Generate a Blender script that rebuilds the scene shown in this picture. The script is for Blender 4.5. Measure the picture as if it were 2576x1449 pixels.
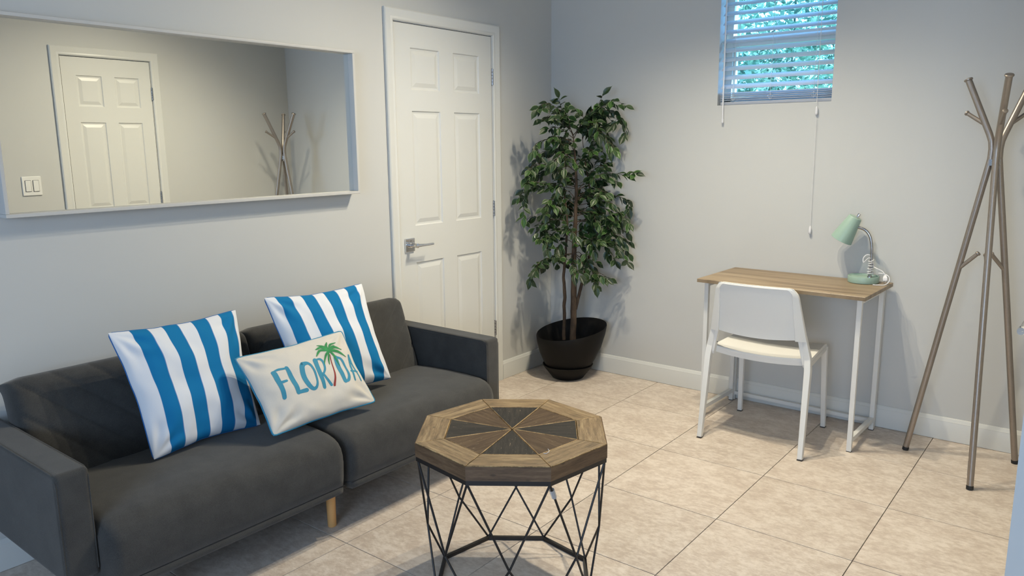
import bpy, bmesh, math, random
from math import sin, cos, pi, radians, sqrt
from mathutils import Vector, Matrix, noise

# ------------------------------------------------------------------ clear
for o in list(bpy.data.objects):
    bpy.data.objects.remove(o, do_unlink=True)
S = bpy.context.scene
COL = S.collection
random.seed(7)

# ------------------------------------------------------------------ camera
cam_d = bpy.data.cameras.new('camera')
cam = bpy.data.objects.new('camera', cam_d)
COL.objects.link(cam)
cam_d.sensor_width = 36.0
cam_d.lens = 1934.88 * 36.0 / 2576.0
cam_d.clip_start = 0.02
cam_d.clip_end = 200
Fv = Vector((-0.60965951, 0.77099277, -0.18407997))
Rv = Vector((0.78535161, 0.61899205, -0.0084674))
Uv = Rv.cross(Fv)
cam.matrix_world = Matrix(((Rv.x, Uv.x, -Fv.x, 2.9089666), (Rv.y, Uv.y, -Fv.y, -4.09607363),
                           (Rv.z, Uv.z, -Fv.z, 1.43772629), (0, 0, 0, 1)))
S.camera = cam

# ------------------------------------------------------------------ world, sun, lights, exposure
W = bpy.data.worlds.new('world')
S.world = W
W.use_nodes = True
wn = W.node_tree
bg = wn.nodes['Background']
bg.inputs[0].default_value = (0.20, 0.50, 1.0, 1)
bg.inputs[1].default_value = 13.0

sun_d = bpy.data.lights.new('sun', 'SUN')
sun_d.energy = 30
sun_d.angle = radians(1.0)
sun_d.color = (0.50, 0.85, 1.0)
sun = bpy.data.objects.new('sun', sun_d)
COL.objects.link(sun)
sun.rotation_euler = Vector((0.85, 0.10, 0.50)).to_track_quat('Z', 'Y').to_euler()

WARM = (1.0, 0.89, 0.68)
SPOTS = [(1.24, -0.94), (1.45, -1.00), (1.64, -1.22)]
AIM = [(1.20, -1.8, 0), (1.40, -1.95, 0), (2.00, -1.6, 0)]
for (sx, sy), aim, pw in zip(SPOTS, AIM, (195, 155, 125)):
    d = bpy.data.lights.new('ceiling_or_added_spot', 'SPOT')
    d.energy = pw
    d.color = WARM
    d.spot_size = radians(150)
    d.spot_blend = 1.0
    d.shadow_soft_size = 0.018
    o = bpy.data.objects.new('ceiling_spot_lamp', d)
    COL.objects.link(o)
    o.rotation_euler = (Vector((sx, sy, 2.70)) - Vector(aim)).to_track_quat('Z', 'Y').to_euler()
    o.location = (sx, sy, 2.70)
# unseen weak warm fill spot added further back, without a fitting
for (sx, sy) in [(1.7, -4.6)]:
    d = bpy.data.lights.new('ceiling_or_added_spot', 'SPOT')
    d.energy = 6
    d.color = WARM
    d.spot_size = radians(124)
    d.spot_blend = 0.9
    d.shadow_soft_size = 0.05
    o = bpy.data.objects.new('ceiling_spot_lamp', d)
    COL.objects.link(o)
    o.location = (sx, sy, 2.70)
# daylight through the big window in the rear wall
ad = bpy.data.lights.new('rear_window_daylight', 'AREA')
ad.shape = 'RECTANGLE'
ad.size = 1.9
ad.size_y = 1.2
ad.energy = 170
ad.color = (0.50, 0.70, 1.0)
ao = bpy.data.objects.new('rear_window_daylight', ad)
COL.objects.link(ao)
ao.location = (2.95, -6.46, 1.62)
ao.rotation_euler = (radians(90), 0, 0)

S.view_settings.view_transform = 'Standard'
S.view_settings.look = 'None'
S.view_settings.gamma = 1.0
S.view_settings.use_curve_mapping = False
S.view_settings.exposure = -0.66

# ------------------------------------------------------------------ materials
def lin(r, g, b):
    f = lambda c: (c / 255 / 12.92) if c / 255 <= 0.04045 else ((c / 255 + 0.055) / 1.055) ** 2.4
    return (f(r), f(g), f(b), 1)

class NT:
    def __init__(s, name):
        s.m = bpy.data.materials.new(name)
        s.m.use_nodes = True
        s.t = s.m.node_tree
        s.b = s.t.nodes['Principled BSDF']
        s.o = s.t.nodes['Material Output']
    def n(s, typ, **kw):
        nd = s.t.nodes.new(typ)
        for k, v in kw.items():
            setattr(nd, k, v)
        return nd
    def l(s, a, b):
        s.t.links.new(a, b)
    def math(s, op, a, b=None, c=None):
        nd = s.n('ShaderNodeMath', operation=op)
        for i, v in enumerate((a, b, c)):
            if v is None: continue
            if isinstance(v, (int, float)): nd.inputs[i].default_value = v
            else: s.l(v, nd.inputs[i])
        return nd.outputs[0]
    def mix(s, fac, a, b):
        nd = s.n('ShaderNodeMix', data_type='RGBA')
        for i, v in ((0, fac), (6, a), (7, b)):
            if isinstance(v, (int, float)): nd.inputs[i].default_value = v
            elif isinstance(v, tuple): nd.inputs[i].default_value = v
            else: s.l(v, nd.inputs[i])
        return nd.outputs[2]
    def noise(s, vec, scale, detail=4, rough=0.5, stretch=None):
        nd = s.n('ShaderNodeTexNoise')
        nd.inputs['Scale'].default_value = scale
        nd.inputs['Detail'].default_value = detail
        nd.inputs['Roughness'].default_value = rough
        if stretch:
            mp = s.n('ShaderNodeMapping')
            mp.inputs['Scale'].default_value = stretch
            s.l(vec, mp.inputs[0]); vec = mp.outputs[0]
        s.l(vec, nd.inputs['Vector'])
        return nd.outputs[0]
    def ramp(s, fac, stops):
        nd = s.n('ShaderNodeValToRGB')
        e = nd.color_ramp.elements
        while len(e) < len(stops): e.new(0.5)
        for i, (p, c) in enumerate(stops):
            e[i].position = p
            e[i].color = c if isinstance(c, tuple) else (c, c, c, 1)
        s.l(fac, nd.inputs[0])
        return nd.outputs[0]
    def bump(s, h, strength, dist=0.002):
        nd = s.n('ShaderNodeBump')
        nd.inputs['Strength'].default_value = strength
        nd.inputs['Distance'].default_value = dist
        s.l(h, nd.inputs['Height'])
        s.l(nd.outputs[0], s.b.inputs['Normal'])
    def obj(s):
        return s.n('ShaderNodeTexCoord').outputs['Object']
    def uv(s):
        return s.n('ShaderNodeTexCoord').outputs['UV']
    def set(s, col=None, rough=None, metal=None, **kw):
        if col is not None:
            if isinstance(col, tuple): s.b.inputs['Base Color'].default_value = col
            else: s.l(col, s.b.inputs['Base Color'])
        if rough is not None: s.b.inputs['Roughness'].default_value = rough
        if metal is not None: s.b.inputs['Metallic'].default_value = metal
        for k, v in kw.items(): s.b.inputs[k].default_value = v
        return s

def plain(name, col, rough=0.5, metal=0.0, var=0.06, scale=30, bump=0.0, **kw):
    m = NT(name)
    c = m.obj()
    nz = m.noise(c, scale, 3)
    a = tuple(max(0, x * (1 - var)) for x in col[:3]) + (1,)
    b = tuple(min(1, x * (1 + var)) for x in col[:3]) + (1,)
    m.set(m.mix(nz, a, b), rough, metal, **kw)
    if bump: m.bump(nz, bump, 0.001)
    return m.m

M = {}
M['wall'] = plain('white_wall_paint', (0.545, 0.55, 0.535), 0.5, var=0.012, scale=3, bump=0.0)
M['ceiling'] = plain('ceiling_paint', (0.45, 0.45, 0.44), 0.8, var=0.01, scale=3)
M['trim'] = plain('white_trim_gloss', (0.64, 0.645, 0.62), 0.32, var=0.01, scale=8)
M['door'] = plain('white_door_paint', (0.63, 0.635, 0.61), 0.38, var=0.01, scale=8)
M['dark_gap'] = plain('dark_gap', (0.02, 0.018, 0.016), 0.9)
M['frame_white'] = plain('white_laminate', (0.54, 0.535, 0.515), 0.4, var=0.015, scale=12)
M['chrome'] = plain('chrome', (0.75, 0.75, 0.76), 0.13, 1.0, var=0.03)
M['chrome_dark'] = plain('worn_chrome', (0.42, 0.42, 0.43), 0.25, 1.0, var=0.2, scale=60)
M['steel'] = plain('brushed_champagne_steel', (0.33, 0.29, 0.255), 0.38, 0.78, var=0.08, scale=90)
M['black_rubber'] = plain('black_rubber', (0.012, 0.012, 0.012), 0.6)
M['black_metal'] = plain('black_powder_coat', (0.009, 0.0075, 0.0075), 0.5, 0.0, var=0.2, scale=40)
M['white_metal'] = plain('white_powder_coat', (0.70, 0.70, 0.68), 0.35, var=0.01)
M['white_plastic'] = plain('white_plastic', (0.76, 0.76, 0.735), 0.38, var=0.008)
M['screw'] = plain('dark_screw', (0.08, 0.08, 0.08), 0.4, 0.6)
M['mint'] = plain('mint_enamel', lin(148, 174, 161), 0.42, var=0.02)
M['cord'] = plain('white_cord', (0.72, 0.72, 0.74), 0.5, var=0.02)
M['pot'] = plain('matte_black_resin', (0.0055, 0.005, 0.0045), 0.6, var=0.2, scale=60, bump=0.1)
M['pot'].node_tree.nodes['Principled BSDF'].inputs['Specular IOR Level'].default_value = 0.2
M['blind'] = None
M['teal_piping'] = plain('teal_piping', lin(34, 122, 158), 0.7, var=0.05, scale=80)
M['blue_piping'] = plain('blue_piping', lin(24, 96, 160), 0.7, var=0.05, scale=80)
M['print_teal'] = plain('teal_print', lin(46, 128, 158), 0.8, var=0.06, scale=40)
M['print_green'] = plain('green_print', lin(40, 128, 72), 0.8, var=0.45, scale=60)
M['print_brown'] = plain('red_brown_print', lin(132, 44, 42), 0.8, var=0.1, scale=60)
M['oak_leg'] = plain('beech_leg', lin(206, 158, 100), 0.5, var=0.06, scale=14)

def mirror_mat():
    m = NT('mirror_glass')
    m.set((0.83, 0.85, 0.835, 1), 0.0, 1.0)
    return m.m
M['mirror'] = mirror_mat()

def glass_mat():
    m = NT('window_glass')
    tr = m.n('ShaderNodeBsdfTransparent'); tr.inputs[0].default_value = (0.93, 0.97, 0.96, 1)
    gl = m.n('ShaderNodeBsdfGlossy'); gl.inputs['Roughness'].default_value = 0.02
    mx = m.n('ShaderNodeMixShader'); mx.inputs[0].default_value = 0.06
    m.l(tr.outputs[0], mx.inputs[1]); m.l(gl.outputs[0], mx.inputs[2])
    m.l(mx.outputs[0], m.o.inputs[0])
    return m.m
M['glass'] = glass_mat()

def clear_mat():
    m = NT('clear_plastic')
    m.set((0.85, 0.87, 0.88, 1), 0.15)
    m.b.inputs['Transmission Weight'].default_value = 0.6
    m.b.inputs['IOR'].default_value = 1.3
    return m.m
M['clear'] = clear_mat()

def blind_mat():
    m = NT('white_slat_plastic')
    m.set((0.72, 0.74, 0.78, 1), 0.4)
    tl = m.n('ShaderNodeBsdfTranslucent'); tl.inputs[0].default_value = (0.75, 0.78, 0.85, 1)
    mx = m.n('ShaderNodeMixShader'); mx.inputs[0].default_value = 0.5
    m.l(m.b.outputs[0], mx.inputs[1]); m.l(tl.outputs[0], mx.inputs[2])
    m.l(mx.outputs[0], m.o.inputs[0])
    return m.m
M['blind'] = blind_mat()

def tile_mat():
    m = NT('beige_travertine_tile')
    tc = m.n('ShaderNodeTexCoord'); oi = m.n('ShaderNodeObjectInfo')
    off = m.n('ShaderNodeVectorMath', operation='MULTIPLY_ADD')
    cmb = m.n('ShaderNodeCombineXYZ')
    m.l(oi.outputs['Random'], cmb.inputs[0]); m.l(oi.outputs['Random'], cmb.inputs[1]); m.l(oi.outputs['Random'], cmb.inputs[2])
    off.inputs[1].default_value = (37, 53, 71)
    m.l(cmb.outputs[0], off.inputs[0]); m.l(tc.outputs['Object'], off.inputs[2])
    v = off.outputs[0]
    n1 = m.noise(v, 8.0, 9, 0.7, (1.0, 1.4, 1))
    n2 = m.noise(v, 34, 7, 0.75, (1.0, 1.7, 1))
    n3 = m.noise(v, 2.2, 2)
    f = m.math('ADD', m.math('MULTIPLY', n1, 0.45), m.math('MULTIPLY', n2, 0.55))
    c = m.ramp(f, [(0.42, (0.45, 0.375, 0.315, 1)), (0.475, (0.525, 0.45, 0.382, 1)), (0.53, (0.60, 0.53, 0.46, 1)), (0.57, (0.66, 0.59, 0.52, 1))])
    c2 = m.mix(m.math('MULTIPLY', n3, 0.35), c, (0.58, 0.485, 0.405, 1))
    br = m.n('ShaderNodeHueSaturation')
    m.l(c2, br.inputs['Color'])
    m.l(m.math('ADD', m.math('MULTIPLY', oi.outputs['Random'], 0.07), 0.965), br.inputs['Value'])
    m.set(br.outputs[0], 0.42)
    m.l(m.math('ADD', m.math('MULTIPLY', n2, 0.2), 0.32), m.b.inputs['Roughness'])
    m.bump(n2, 0.08, 0.001)
    return m.m
M['tile'] = tile_mat()
M['grout'] = plain('dark_grout', (0.07, 0.055, 0.045), 0.9)

def fabric(name, col, light, scale=900):
    m = NT(name)
    c = m.obj()
    n1 = m.noise(c, scale, 2, 0.6)
    n2 = m.noise(c, 14, 4, 0.6)
    f = m.math('ADD', m.math('MULTIPLY', n1, 0.6), m.math('MULTIPLY', n2, 0.4))
    m.set(m.ramp(f, [(0.35, col), (0.65, light)]), 0.95)
    m.b.inputs['Specular IOR Level'].default_value = 0.2
    m.b.inputs['Sheen Weight'].default_value = 0.18
    m.b.inputs['Sheen Roughness'].default_value = 0.5
    m.bump(n1, 0.25, 0.001)
    return m.m
M['charcoal'] = fabric('charcoal_felt', (0.034, 0.0335, 0.0325, 1), (0.061, 0.060, 0.057, 1), 500)
M['seam'] = plain('dark_seam_thread', (0.012, 0.012, 0.013), 0.95)

def linen(name, base, var):
    m = NT(name)
    u = m.uv()
    a = m.noise(u, 1.0, 2, 0.5, (300, 12, 1))
    b = m.noise(u, 1.0, 2, 0.5, (12, 300, 1))
    f = m.math('MULTIPLY', m.math('ADD', a, b), 0.5)
    m.set(m.mix(f, tuple(x * (1 - var) for x in base[:3]) + (1,), tuple(min(1, x * (1 + var)) for x in base[:3]) + (1,)), 0.9)
    m.b.inputs['Sheen Weight'].default_value = 0.15
    m.bump(f, 0.15, 0.001)
    return m.m
M['linen'] = linen('cream_linen', (0.56, 0.535, 0.49), 0.10)

def stripes(name, start, period, width, phase_curve=0.0):
    m = NT(name)
    u = m.uv()
    sp = m.n('ShaderNodeSeparateXYZ'); m.l(u, sp.inputs[0])
    nz = m.noise(u, 2.5, 1)
    x = m.math('ADD', sp.outputs[0], m.math('MULTIPLY', m.math('SUBTRACT', nz, 0.5), 0.03))
    q = m.math('FRACT', m.math('DIVIDE', m.math('SUBTRACT', x, start - 2 * period), period))
    ins = m.math('MULTIPLY', m.math('LESS_THAN', q, width / period), m.math('GREATER_THAN', x, start - 0.012))
    e1 = m.math('LESS_THAN', q, 0.012)
    e2 = m.math('LESS_THAN', m.math('ABSOLUTE', m.math('SUBTRACT', q, width / period)), 0.014)
    ed = m.math('MAXIMUM', e1, e2)
    wv = m.noise(u, 1.0, 2, 0.5, (260, 260, 1))
    white = m.mix(wv, (0.64, 0.66, 0.70, 1), (0.72, 0.74, 0.78, 1))
    blue = m.mix(wv, (0.007, 0.145, 0.34, 1), (0.011, 0.175, 0.39, 1))
    c = m.mix(ins, white, blue)
    c = m.mix(m.math('MULTIPLY', m.math('MULTIPLY', ed, m.math('GREATER_THAN', x, start - 0.02)), 0.75), c, (0.10, 0.20, 0.42, 1))
    m.set(c, 0.85)
    m.b.inputs['Specular IOR Level'].default_value = 0.1
    m.bump(wv, 0.1, 0.001)
    return m.m
M['stripe_a'] = stripes('blue_white_stripe_front', 0.135, 0.232, 0.122)
M['stripe_b'] = stripes('blue_white_stripe_rear', 0.085, 0.232, 0.122)

def wood(name, c0, c1, c2, axis=(1, 14, 1), scale=3.0, rough=0.5, scratch=0.0, knots=True, uvmap=False, scratch_col=(0.55, 0.45, 0.30, 1)):
    m = NT(name)
    tc = m.n('ShaderNodeTexCoord')
    oi = m.n('ShaderNodeObjectInfo')
    vec = tc.outputs['UV'] if uvmap else tc.outputs['Object']
    ad_ = m.n('ShaderNodeVectorMath', operation='MULTIPLY_ADD')
    cmb = m.n('ShaderNodeCombineXYZ')
    for i in range(3): m.l(oi.outputs['Random'], cmb.inputs[i])
    ad_.inputs[1].default_value = (31, 17, 23)
    m.l(cmb.outputs[0], ad_.inputs[0]); m.l(vec, ad_.inputs[2])
    v = ad_.outputs[0]
    g = m.noise(v, scale, 6, 0.62, axis)
    f = m.noise(v, scale * 7, 5, 0.6, (axis[0], axis[1] * 1.5, axis[2]))
    mm = m.math('ADD', m.math('MULTIPLY', g, 0.7), m.math('MULTIPLY', f, 0.3))
    c = m.ramp(mm, [(0.36, c0), (0.5, c1), (0.64, c2)])
    if knots:
        kn = m.n('ShaderNodeTexVoronoi'); kn.inputs['Scale'].default_value = 5.0
        mp = m.n('ShaderNodeMapping'); mp.inputs['Scale'].default_value = (1.0, 2.0, 1)
        m.l(v, mp.inputs[0]); m.l(mp.outputs[0], kn.inputs['Vector'])
        kf = m.ramp(kn.outputs['Distance'], [(0.06, 1.0), (0.12, 0.0)])
        c = m.mix(m.math('MULTIPLY', kf, 0.55), c, tuple(x * 0.35 for x in c0[:3]) + (1,))
    if scratch:
        sc = m.noise(v, 60, 3, 0.8, (0.25, 2.4, 1))
        sf = m.ramp(sc, [(0.66, 0.0), (0.72, 1.0)])
        c = m.mix(m.math('MULTIPLY', sf, scratch), c, scratch_col)
    m.set(c, rough)
    m.bump(mm, 0.2, 0.0015)
    return m.m
M['rim_wood'] = wood('weathered_pine', (0.085, 0.055, 0.026, 1), (0.20, 0.135, 0.068, 1), (0.33, 0.245, 0.135, 1), uvmap=True, scale=4, rough=0.5, scratch=0.5, axis=(1, 9, 1))
M['apron_wood'] = wood('brown_pine_edge', (0.060, 0.033, 0.016, 1), (0.115, 0.067, 0.034, 1), (0.17, 0.108, 0.058, 1), uvmap=True, scale=4, rough=0.55, axis=(1, 8, 1))
M['inlay_black'] = wood('black_stained_wood', (0.012, 0.011, 0.010, 1), (0.022, 0.020, 0.018, 1), (0.045, 0.038, 0.030, 1), uvmap=True, scale=4, rough=0.55, scratch=0.8, axis=(1, 10, 1))
M['inlay_brown'] = wood('brown_stained_wood', (0.045, 0.028, 0.016, 1), (0.075, 0.048, 0.028, 1), (0.12, 0.08, 0.045, 1), uvmap=True, scale=4, rough=0.55, scratch=0.7, axis=(1, 10, 1))
for k_ in ('inlay_black', 'inlay_brown'):
    M[k_].node_tree.nodes['Principled BSDF'].inputs['Specular IOR Level'].default_value = 0.22
M['worn_edge'] = wood('worn_golden_edge', (0.10, 0.065, 0.03, 1), (0.33, 0.22, 0.10, 1), (0.55, 0.40, 0.20, 1), scale=20, rough=0.5, knots=False, axis=(1, 1, 1))
M['desk_wood'] = wood('oak_foil_top', (0.13, 0.090, 0.053, 1), (0.25, 0.185, 0.115, 1), (0.34, 0.265, 0.175, 1), scale=1.6, rough=0.45, knots=False, axis=(1, 16, 1))
M['bark'] = wood('brown_bark', (0.028, 0.016, 0.009, 1), (0.060, 0.037, 0.021, 1), (0.10, 0.066, 0.04, 1), scale=9, rough=0.8, knots=False, axis=(3, 3, 0.6))

def leaf_mat():
    m = NT('variegated_ficus_leaf')
    u = m.uv()
    sp = m.n('ShaderNodeSeparateXYZ'); m.l(u, sp.inputs[0])
    # uv.x: 0 at midrib .. 1 at margin ; uv.y along the leaf, z unused
    edge = m.ramp(sp.outputs[0], [(0.86, 0.0), (0.93, 1.0)])
    nz = m.noise(m.n('ShaderNodeTexCoord').outputs['Object'], 9, 3)
    gi = m.n('ShaderNodeNewGeometry')
    rnd = gi.outputs['Random Per Island']
    oi = m.n('ShaderNodeObjectInfo').outputs['Random']
    r = m.math('FRACT', m.math('ADD', rnd, oi))
    g = m.ramp(r, [(0.0, (0.008, 0.020, 0.007, 1)), (0.45, (0.014, 0.038, 0.010, 1)), (0.78, (0.024, 0.064, 0.014, 1)), (1.0, (0.045, 0.12, 0.02, 1))])
    g = m.mix(m.math('MULTIPLY', nz, 0.3), g, (0.03, 0.06, 0.015, 1))
    rib = m.ramp(sp.outputs[0], [(0.03, 1.0), (0.08, 0.0)])
    g = m.mix(m.math('MULTIPLY', rib, 0.3), g, (0.09, 0.16, 0.06, 1))
    amt = m.math('MULTIPLY', edge, m.ramp(r, [(0.25, 0.15), (0.55, 0.8)]))
    c = m.mix(amt, g, (0.34, 0.42, 0.20, 1))
    m.set(c, 0.45)
    m.b.inputs['Coat Weight'].default_value = 0.05
    tl = m.n('ShaderNodeBsdfTranslucent')
    m.l(c, tl.inputs[0])
    mx = m.n('ShaderNodeMixShader'); mx.inputs[0].default_value = 0.12
    m.l(m.b.outputs[0], mx.inputs[1]); m.l(tl.outputs[0], mx.inputs[2])
    m.l(mx.outputs[0], m.o.inputs[0])
    return m.m
M['leaf'] = leaf_mat()

def hedge_mat():
    m = NT('garden_foliage')
    gi = m.n('ShaderNodeNewGeometry')
    g = m.ramp(gi.outputs['Random Per Island'], [(0.0, (0.07, 0.15, 0.10, 1)), (0.45, (0.22, 0.38, 0.26, 1)), (0.8, (0.42, 0.58, 0.42, 1)), (1.0, (0.8, 0.85, 0.75, 1))])
    m.set(g, 0.35)
    tl = m.n('ShaderNodeBsdfTranslucent'); m.l(g, tl.inputs[0])
    mx = m.n('ShaderNodeMixShader'); mx.inputs[0].default_value = 0.5
    m.l(m.b.outputs[0], mx.inputs[1]); m.l(tl.outputs[0], mx.inputs[2])
    m.l(mx.outputs[0], m.o.inputs[0])
    return m.m
M['hedge'] = hedge_mat()
M['grass'] = plain('outdoor_lawn', (0.08, 0.2, 0.06), 0.9, var=0.3)
def emit_mat():
    m = NT('lit_bulb')
    m.b.inputs['Emission Color'].default_value = (1, 0.8, 0.55, 1)
    m.b.inputs['Emission Strength'].default_value = 6
    return m.m
M['bulb'] = emit_mat()

# ------------------------------------------------------------------ mesh helpers
class MB:
    """collects geometry, then links it as one mesh object"""
    def __init__(s):
        s.v = []; s.f = []; s.mi = []; s.uv = []
    def add(s, verts, faces, mi=0, uvs=None):
        b = len(s.v)
        s.v += [tuple(x) for x in verts]
        for i, f in enumerate(faces):
            s.f.append(tuple(b + k for k in f)); s.mi.append(mi)
            s.uv.append([uvs[k] for k in f] if uvs else None)
    def box(s, x0, x1, y0, y1, z0, z1, mi=0):
        v = [(x, y, z) for x in (x0, x1) for y in (y0, y1) for z in (z0, z1)]
        s.add(v, [(0, 1, 3, 2), (4, 6, 7, 5), (0, 4, 5, 1), (2, 3, 7, 6), (0, 2, 6, 4), (1, 5, 7, 3)], mi)
    def tube(s, pts, r, n=10, cap=True, mi=0, up=None, sq=False, aspect=1.0):
        pts = [Vector(p) for p in pts]
        m = len(pts)
        rs = r if isinstance(r, (list, tuple)) else [r] * m
        rings = []
        prev = None
        for i, p in enumerate(pts):
            if i == 0: t = pts[1] - p
            elif i == m - 1: t = p - pts[i - 1]
            else: t = (pts[i + 1] - p).normalized() + (p - pts[i - 1]).normalized()
            t.normalize()
            if prev is None:
                a = Vector(up) if up else (Vector((0, 0, 1)) if abs(t.z) < 0.9 else Vector((1, 0, 0)))
                a = (a - t * a.dot(t)).normalized()
            else:
                a = (prev - t * prev.dot(t)).normalized()
            prev = a
            b = t.cross(a)
            k = 1.0
            if 0 < i < m - 1:
                c = (pts[i + 1] - p).normalized().dot((p - pts[i - 1]).normalized())
                k = 1.0 / max(0.6, sqrt(max(0.05, (1 + c) / 2))) if sq else 1.0
            ring = []
            for j in range(n):
                an = 2 * pi * (j + (0.5 if sq else 0)) / n
                rr = rs[i] * (sqrt(2) if sq else 1)
                ring.append(p + a * cos(an) * rr * k + b * sin(an) * rr * aspect)
            rings.append(ring)
        v = [q for rg in rings for q in rg]
        f = []
        for i in range(m - 1):
            for j in range(n):
                f.append((i * n + j, i * n + (j + 1) % n, (i + 1) * n + (j + 1) % n, (i + 1) * n + j))
        if cap:
            f.append(tuple(reversed(range(n)))); f.append(tuple(range((m - 1) * n, m * n)))
        s.add(v, f, mi)
    def lathe(s, prof, c=(0, 0, 0), n=40, axis=None, mi=0, cap=True):
        c = Vector(c)
        ax = Vector(axis).normalized() if axis else Vector((0, 0, 1))
        a = Vector((1, 0, 0)) if abs(ax.x) < 0.9 else Vector((0, 1, 0))
        a = (a - ax * a.dot(ax)).normalized(); b = ax.cross(a)
        v = []; f = []
        for (r, z) in prof:
            for j in range(n):
                an = 2 * pi * j / n
                v.append(c + ax * z + a * (r * cos(an)) + b * (r * sin(an)))
        for i in range(len(prof) - 1):
            for j in range(n):
                f.append((i * n + j, i * n + (j + 1) % n, (i + 1) * n + (j + 1) % n, (i + 1) * n + j))
        if cap:
            f.append(tuple(reversed(range(n)))); f.append(tuple(range((len(prof) - 1) * n, len(prof) * n)))
        s.add(v, f, mi)
    def build(s, name, mats, parent=None, smooth=False, bevel=0, seg=2, angle=None, loc=None, wn_=False, merge=False):
        me = bpy.data.meshes.new(name)
        me.from_pydata(s.v, [], s.f)
        if not isinstance(mats, (list, tuple)): mats = [mats]
        for m in mats: me.materials.append(m)
        for p, k in zip(me.polygons, s.mi): p.material_index = k
        if any(u is not None for u in s.uv):
            ul = me.uv_layers.new(name='UVMap')
            i = 0
            for u in s.uv:
                for q in (u or [(0, 0)] * 0): ul.data[i].uv = q; i += 1
        me.validate()
        bm = bmesh.new(); bm.from_mesh(me)
        if merge: bmesh.ops.remove_doubles(bm, verts=bm.verts, dist=1e-5)
        if merge or not any(u is not None for u in s.uv):
            bmesh.ops.recalc_face_normals(bm, faces=bm.faces)
        if bevel:
            bmesh.ops.bevel(bm, geom=list(bm.edges), offset=bevel, segments=seg, profile=0.5, affect='EDGES', clamp_overlap=True)
        bm.to_mesh(me); bm.free()
        o = bpy.data.objects.new(name, me)
        COL.objects.link(o)
        if smooth or bevel:
            for p in me.polygons: p.use_smooth = True
            if angle or not bevel:
                try: me.set_sharp_from_angle(angle=radians(angle or 40))
                except Exception: pass
        if bevel:
            md = o.modifiers.new('weighted', 'WEIGHTED_NORMAL'); md.keep_sharp = True
        if parent:
            o.parent = parent
            o.matrix_parent_inverse = Matrix.Translation(-Vector(parent_loc(parent)))
        if loc: o.location = loc
        return o

def parent_loc(o):
    # world translation of a parent chain (parents carry translation only)
    v = Vector(o.location)
    p = o.parent
    while p:
        v = v + Vector(p.location) + o.matrix_parent_inverse.translation
        o = p; p = o.parent
    return v

def tag(o, label, cat, group=None, kind=None):
    o['label'] = label; o['category'] = cat
    if group: o['group'] = group
    if kind: o['kind'] = kind
    return o

def thing(name, loc, label, cat, group=None, kind=None):
    o = bpy.data.objects.new(name, None)
    o.empty_display_size = 0.1
    COL.objects.link(o)
    o.location = loc
    return tag(o, label, cat, group, kind)

def box_obj(name, b, mat, parent=None, bevel=0, seg=2):
    m = MB(); m.box(*b)
    return m.build(name, mat, parent, bevel=bevel, seg=seg)

def arc(c, r, a0, a1, n, ux, uz):
    return [Vector(c) + Vector(ux) * (r * cos(a0 + (a1 - a0) * i / n)) + Vector(uz) * (r * sin(a0 + (a1 - a0) * i / n)) for i in range(n + 1)]

def spline(pts, n=6):
    """Catmull-Rom through the points"""
    P = [Vector(p) for p in pts]
    P = [P[0] * 2 - P[1]] + P + [P[-1] * 2 - P[-2]]
    out = []
    for i in range(1, len(P) - 2):
        for k in range(n):
            t = k / n
            out.append(0.5 * ((2 * P[i]) + (P[i + 1] - P[i - 1]) * t + (2 * P[i - 1] - 5 * P[i] + 4 * P[i + 1] - P[i + 2]) * t * t
                              + (3 * P[i] - P[i - 1] - 3 * P[i + 1] + P[i + 2]) * t ** 3))
    out.append(P[-2])
    return out

# ------------------------------------------------------------------ room constants
CEIL = 2.75
WC = 2.80          # face of the right wall
YEND = -2.28       # where the right wall ends (opening to the hall)
XF, YR = 4.6, -6.6 # far right wall and rear wall of the adjoining space

# ------------------------------------------------------------------ floor with tiles
fl = MB(); fl.box(-0.15, XF, YR, 0.15, -0.12, -0.004)
floor = fl.build('floor', M['grout'])
tag(floor, 'beige square stone-look floor tiles with thin dark joints', 'floor', kind='structure')
PX, PY, OX, OY = 0.50086, 0.49728, 0.80599, -0.44314
tile_cache = {}
def tile(x0, x1, y0, y1):
    g = 0.0015
    w, h = x1 - x0 - 2 * g, y1 - y0 - 2 * g
    if w < 0.01 or h < 0.01: return
    key = (round(w, 3), round(h, 3))
    if key not in tile_cache:
        e = 0.0004
        m = MB()
        a, b = w / 2, h / 2
        v = [(-a, -b, -0.004), (a, -b, -0.004), (a, b, -0.004), (-a, b, -0.004),
             (-a, -b, -e), (a, -b, -e), (a, b, -e), (-a, b, -e),
             (-a + e, -b + e, 0), (a - e, -b + e, 0), (a - e, b - e, 0), (-a + e, b - e, 0)]
        f = [(8, 9, 10, 11)]
        for k in range(4):
            f.append((k, (k + 1) % 4, 4 + (k + 1) % 4, 4 + k)); f.append((4 + k, 4 + (k + 1) % 4, 8 + (k + 1) % 4, 8 + k))
        m.add(v, f)
        o = m.build('tile', M['tile'], floor)
        tile_cache[key] = o
    else:
        o = tile_cache[key].copy(); COL.objects.link(o); o.parent = floor
    o.location = ((x0 + x1) / 2, (y0 + y1) / 2, 0.0)
def cut(lo, hi, off, p):
    k0 = math.floor((lo - off) / p)
    e = [lo]
    k = k0 + 1
    while off + k * p < hi - 1e-4:
        if off + k * p > lo + 1e-4: e.append(off + k * p)
        k += 1
    e.append(hi)
    return e
ys = cut(-4.9, 0.0, OY, PY)
for j in range(len(ys) - 1):
    xs = cut(0.0, 3.31 if ys[j] < YEND - 0.2 else WC, OX, PX)
    for i in range(len(xs) - 1):
        tile(xs[i], xs[i + 1], ys[j], ys[j + 1])
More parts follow.
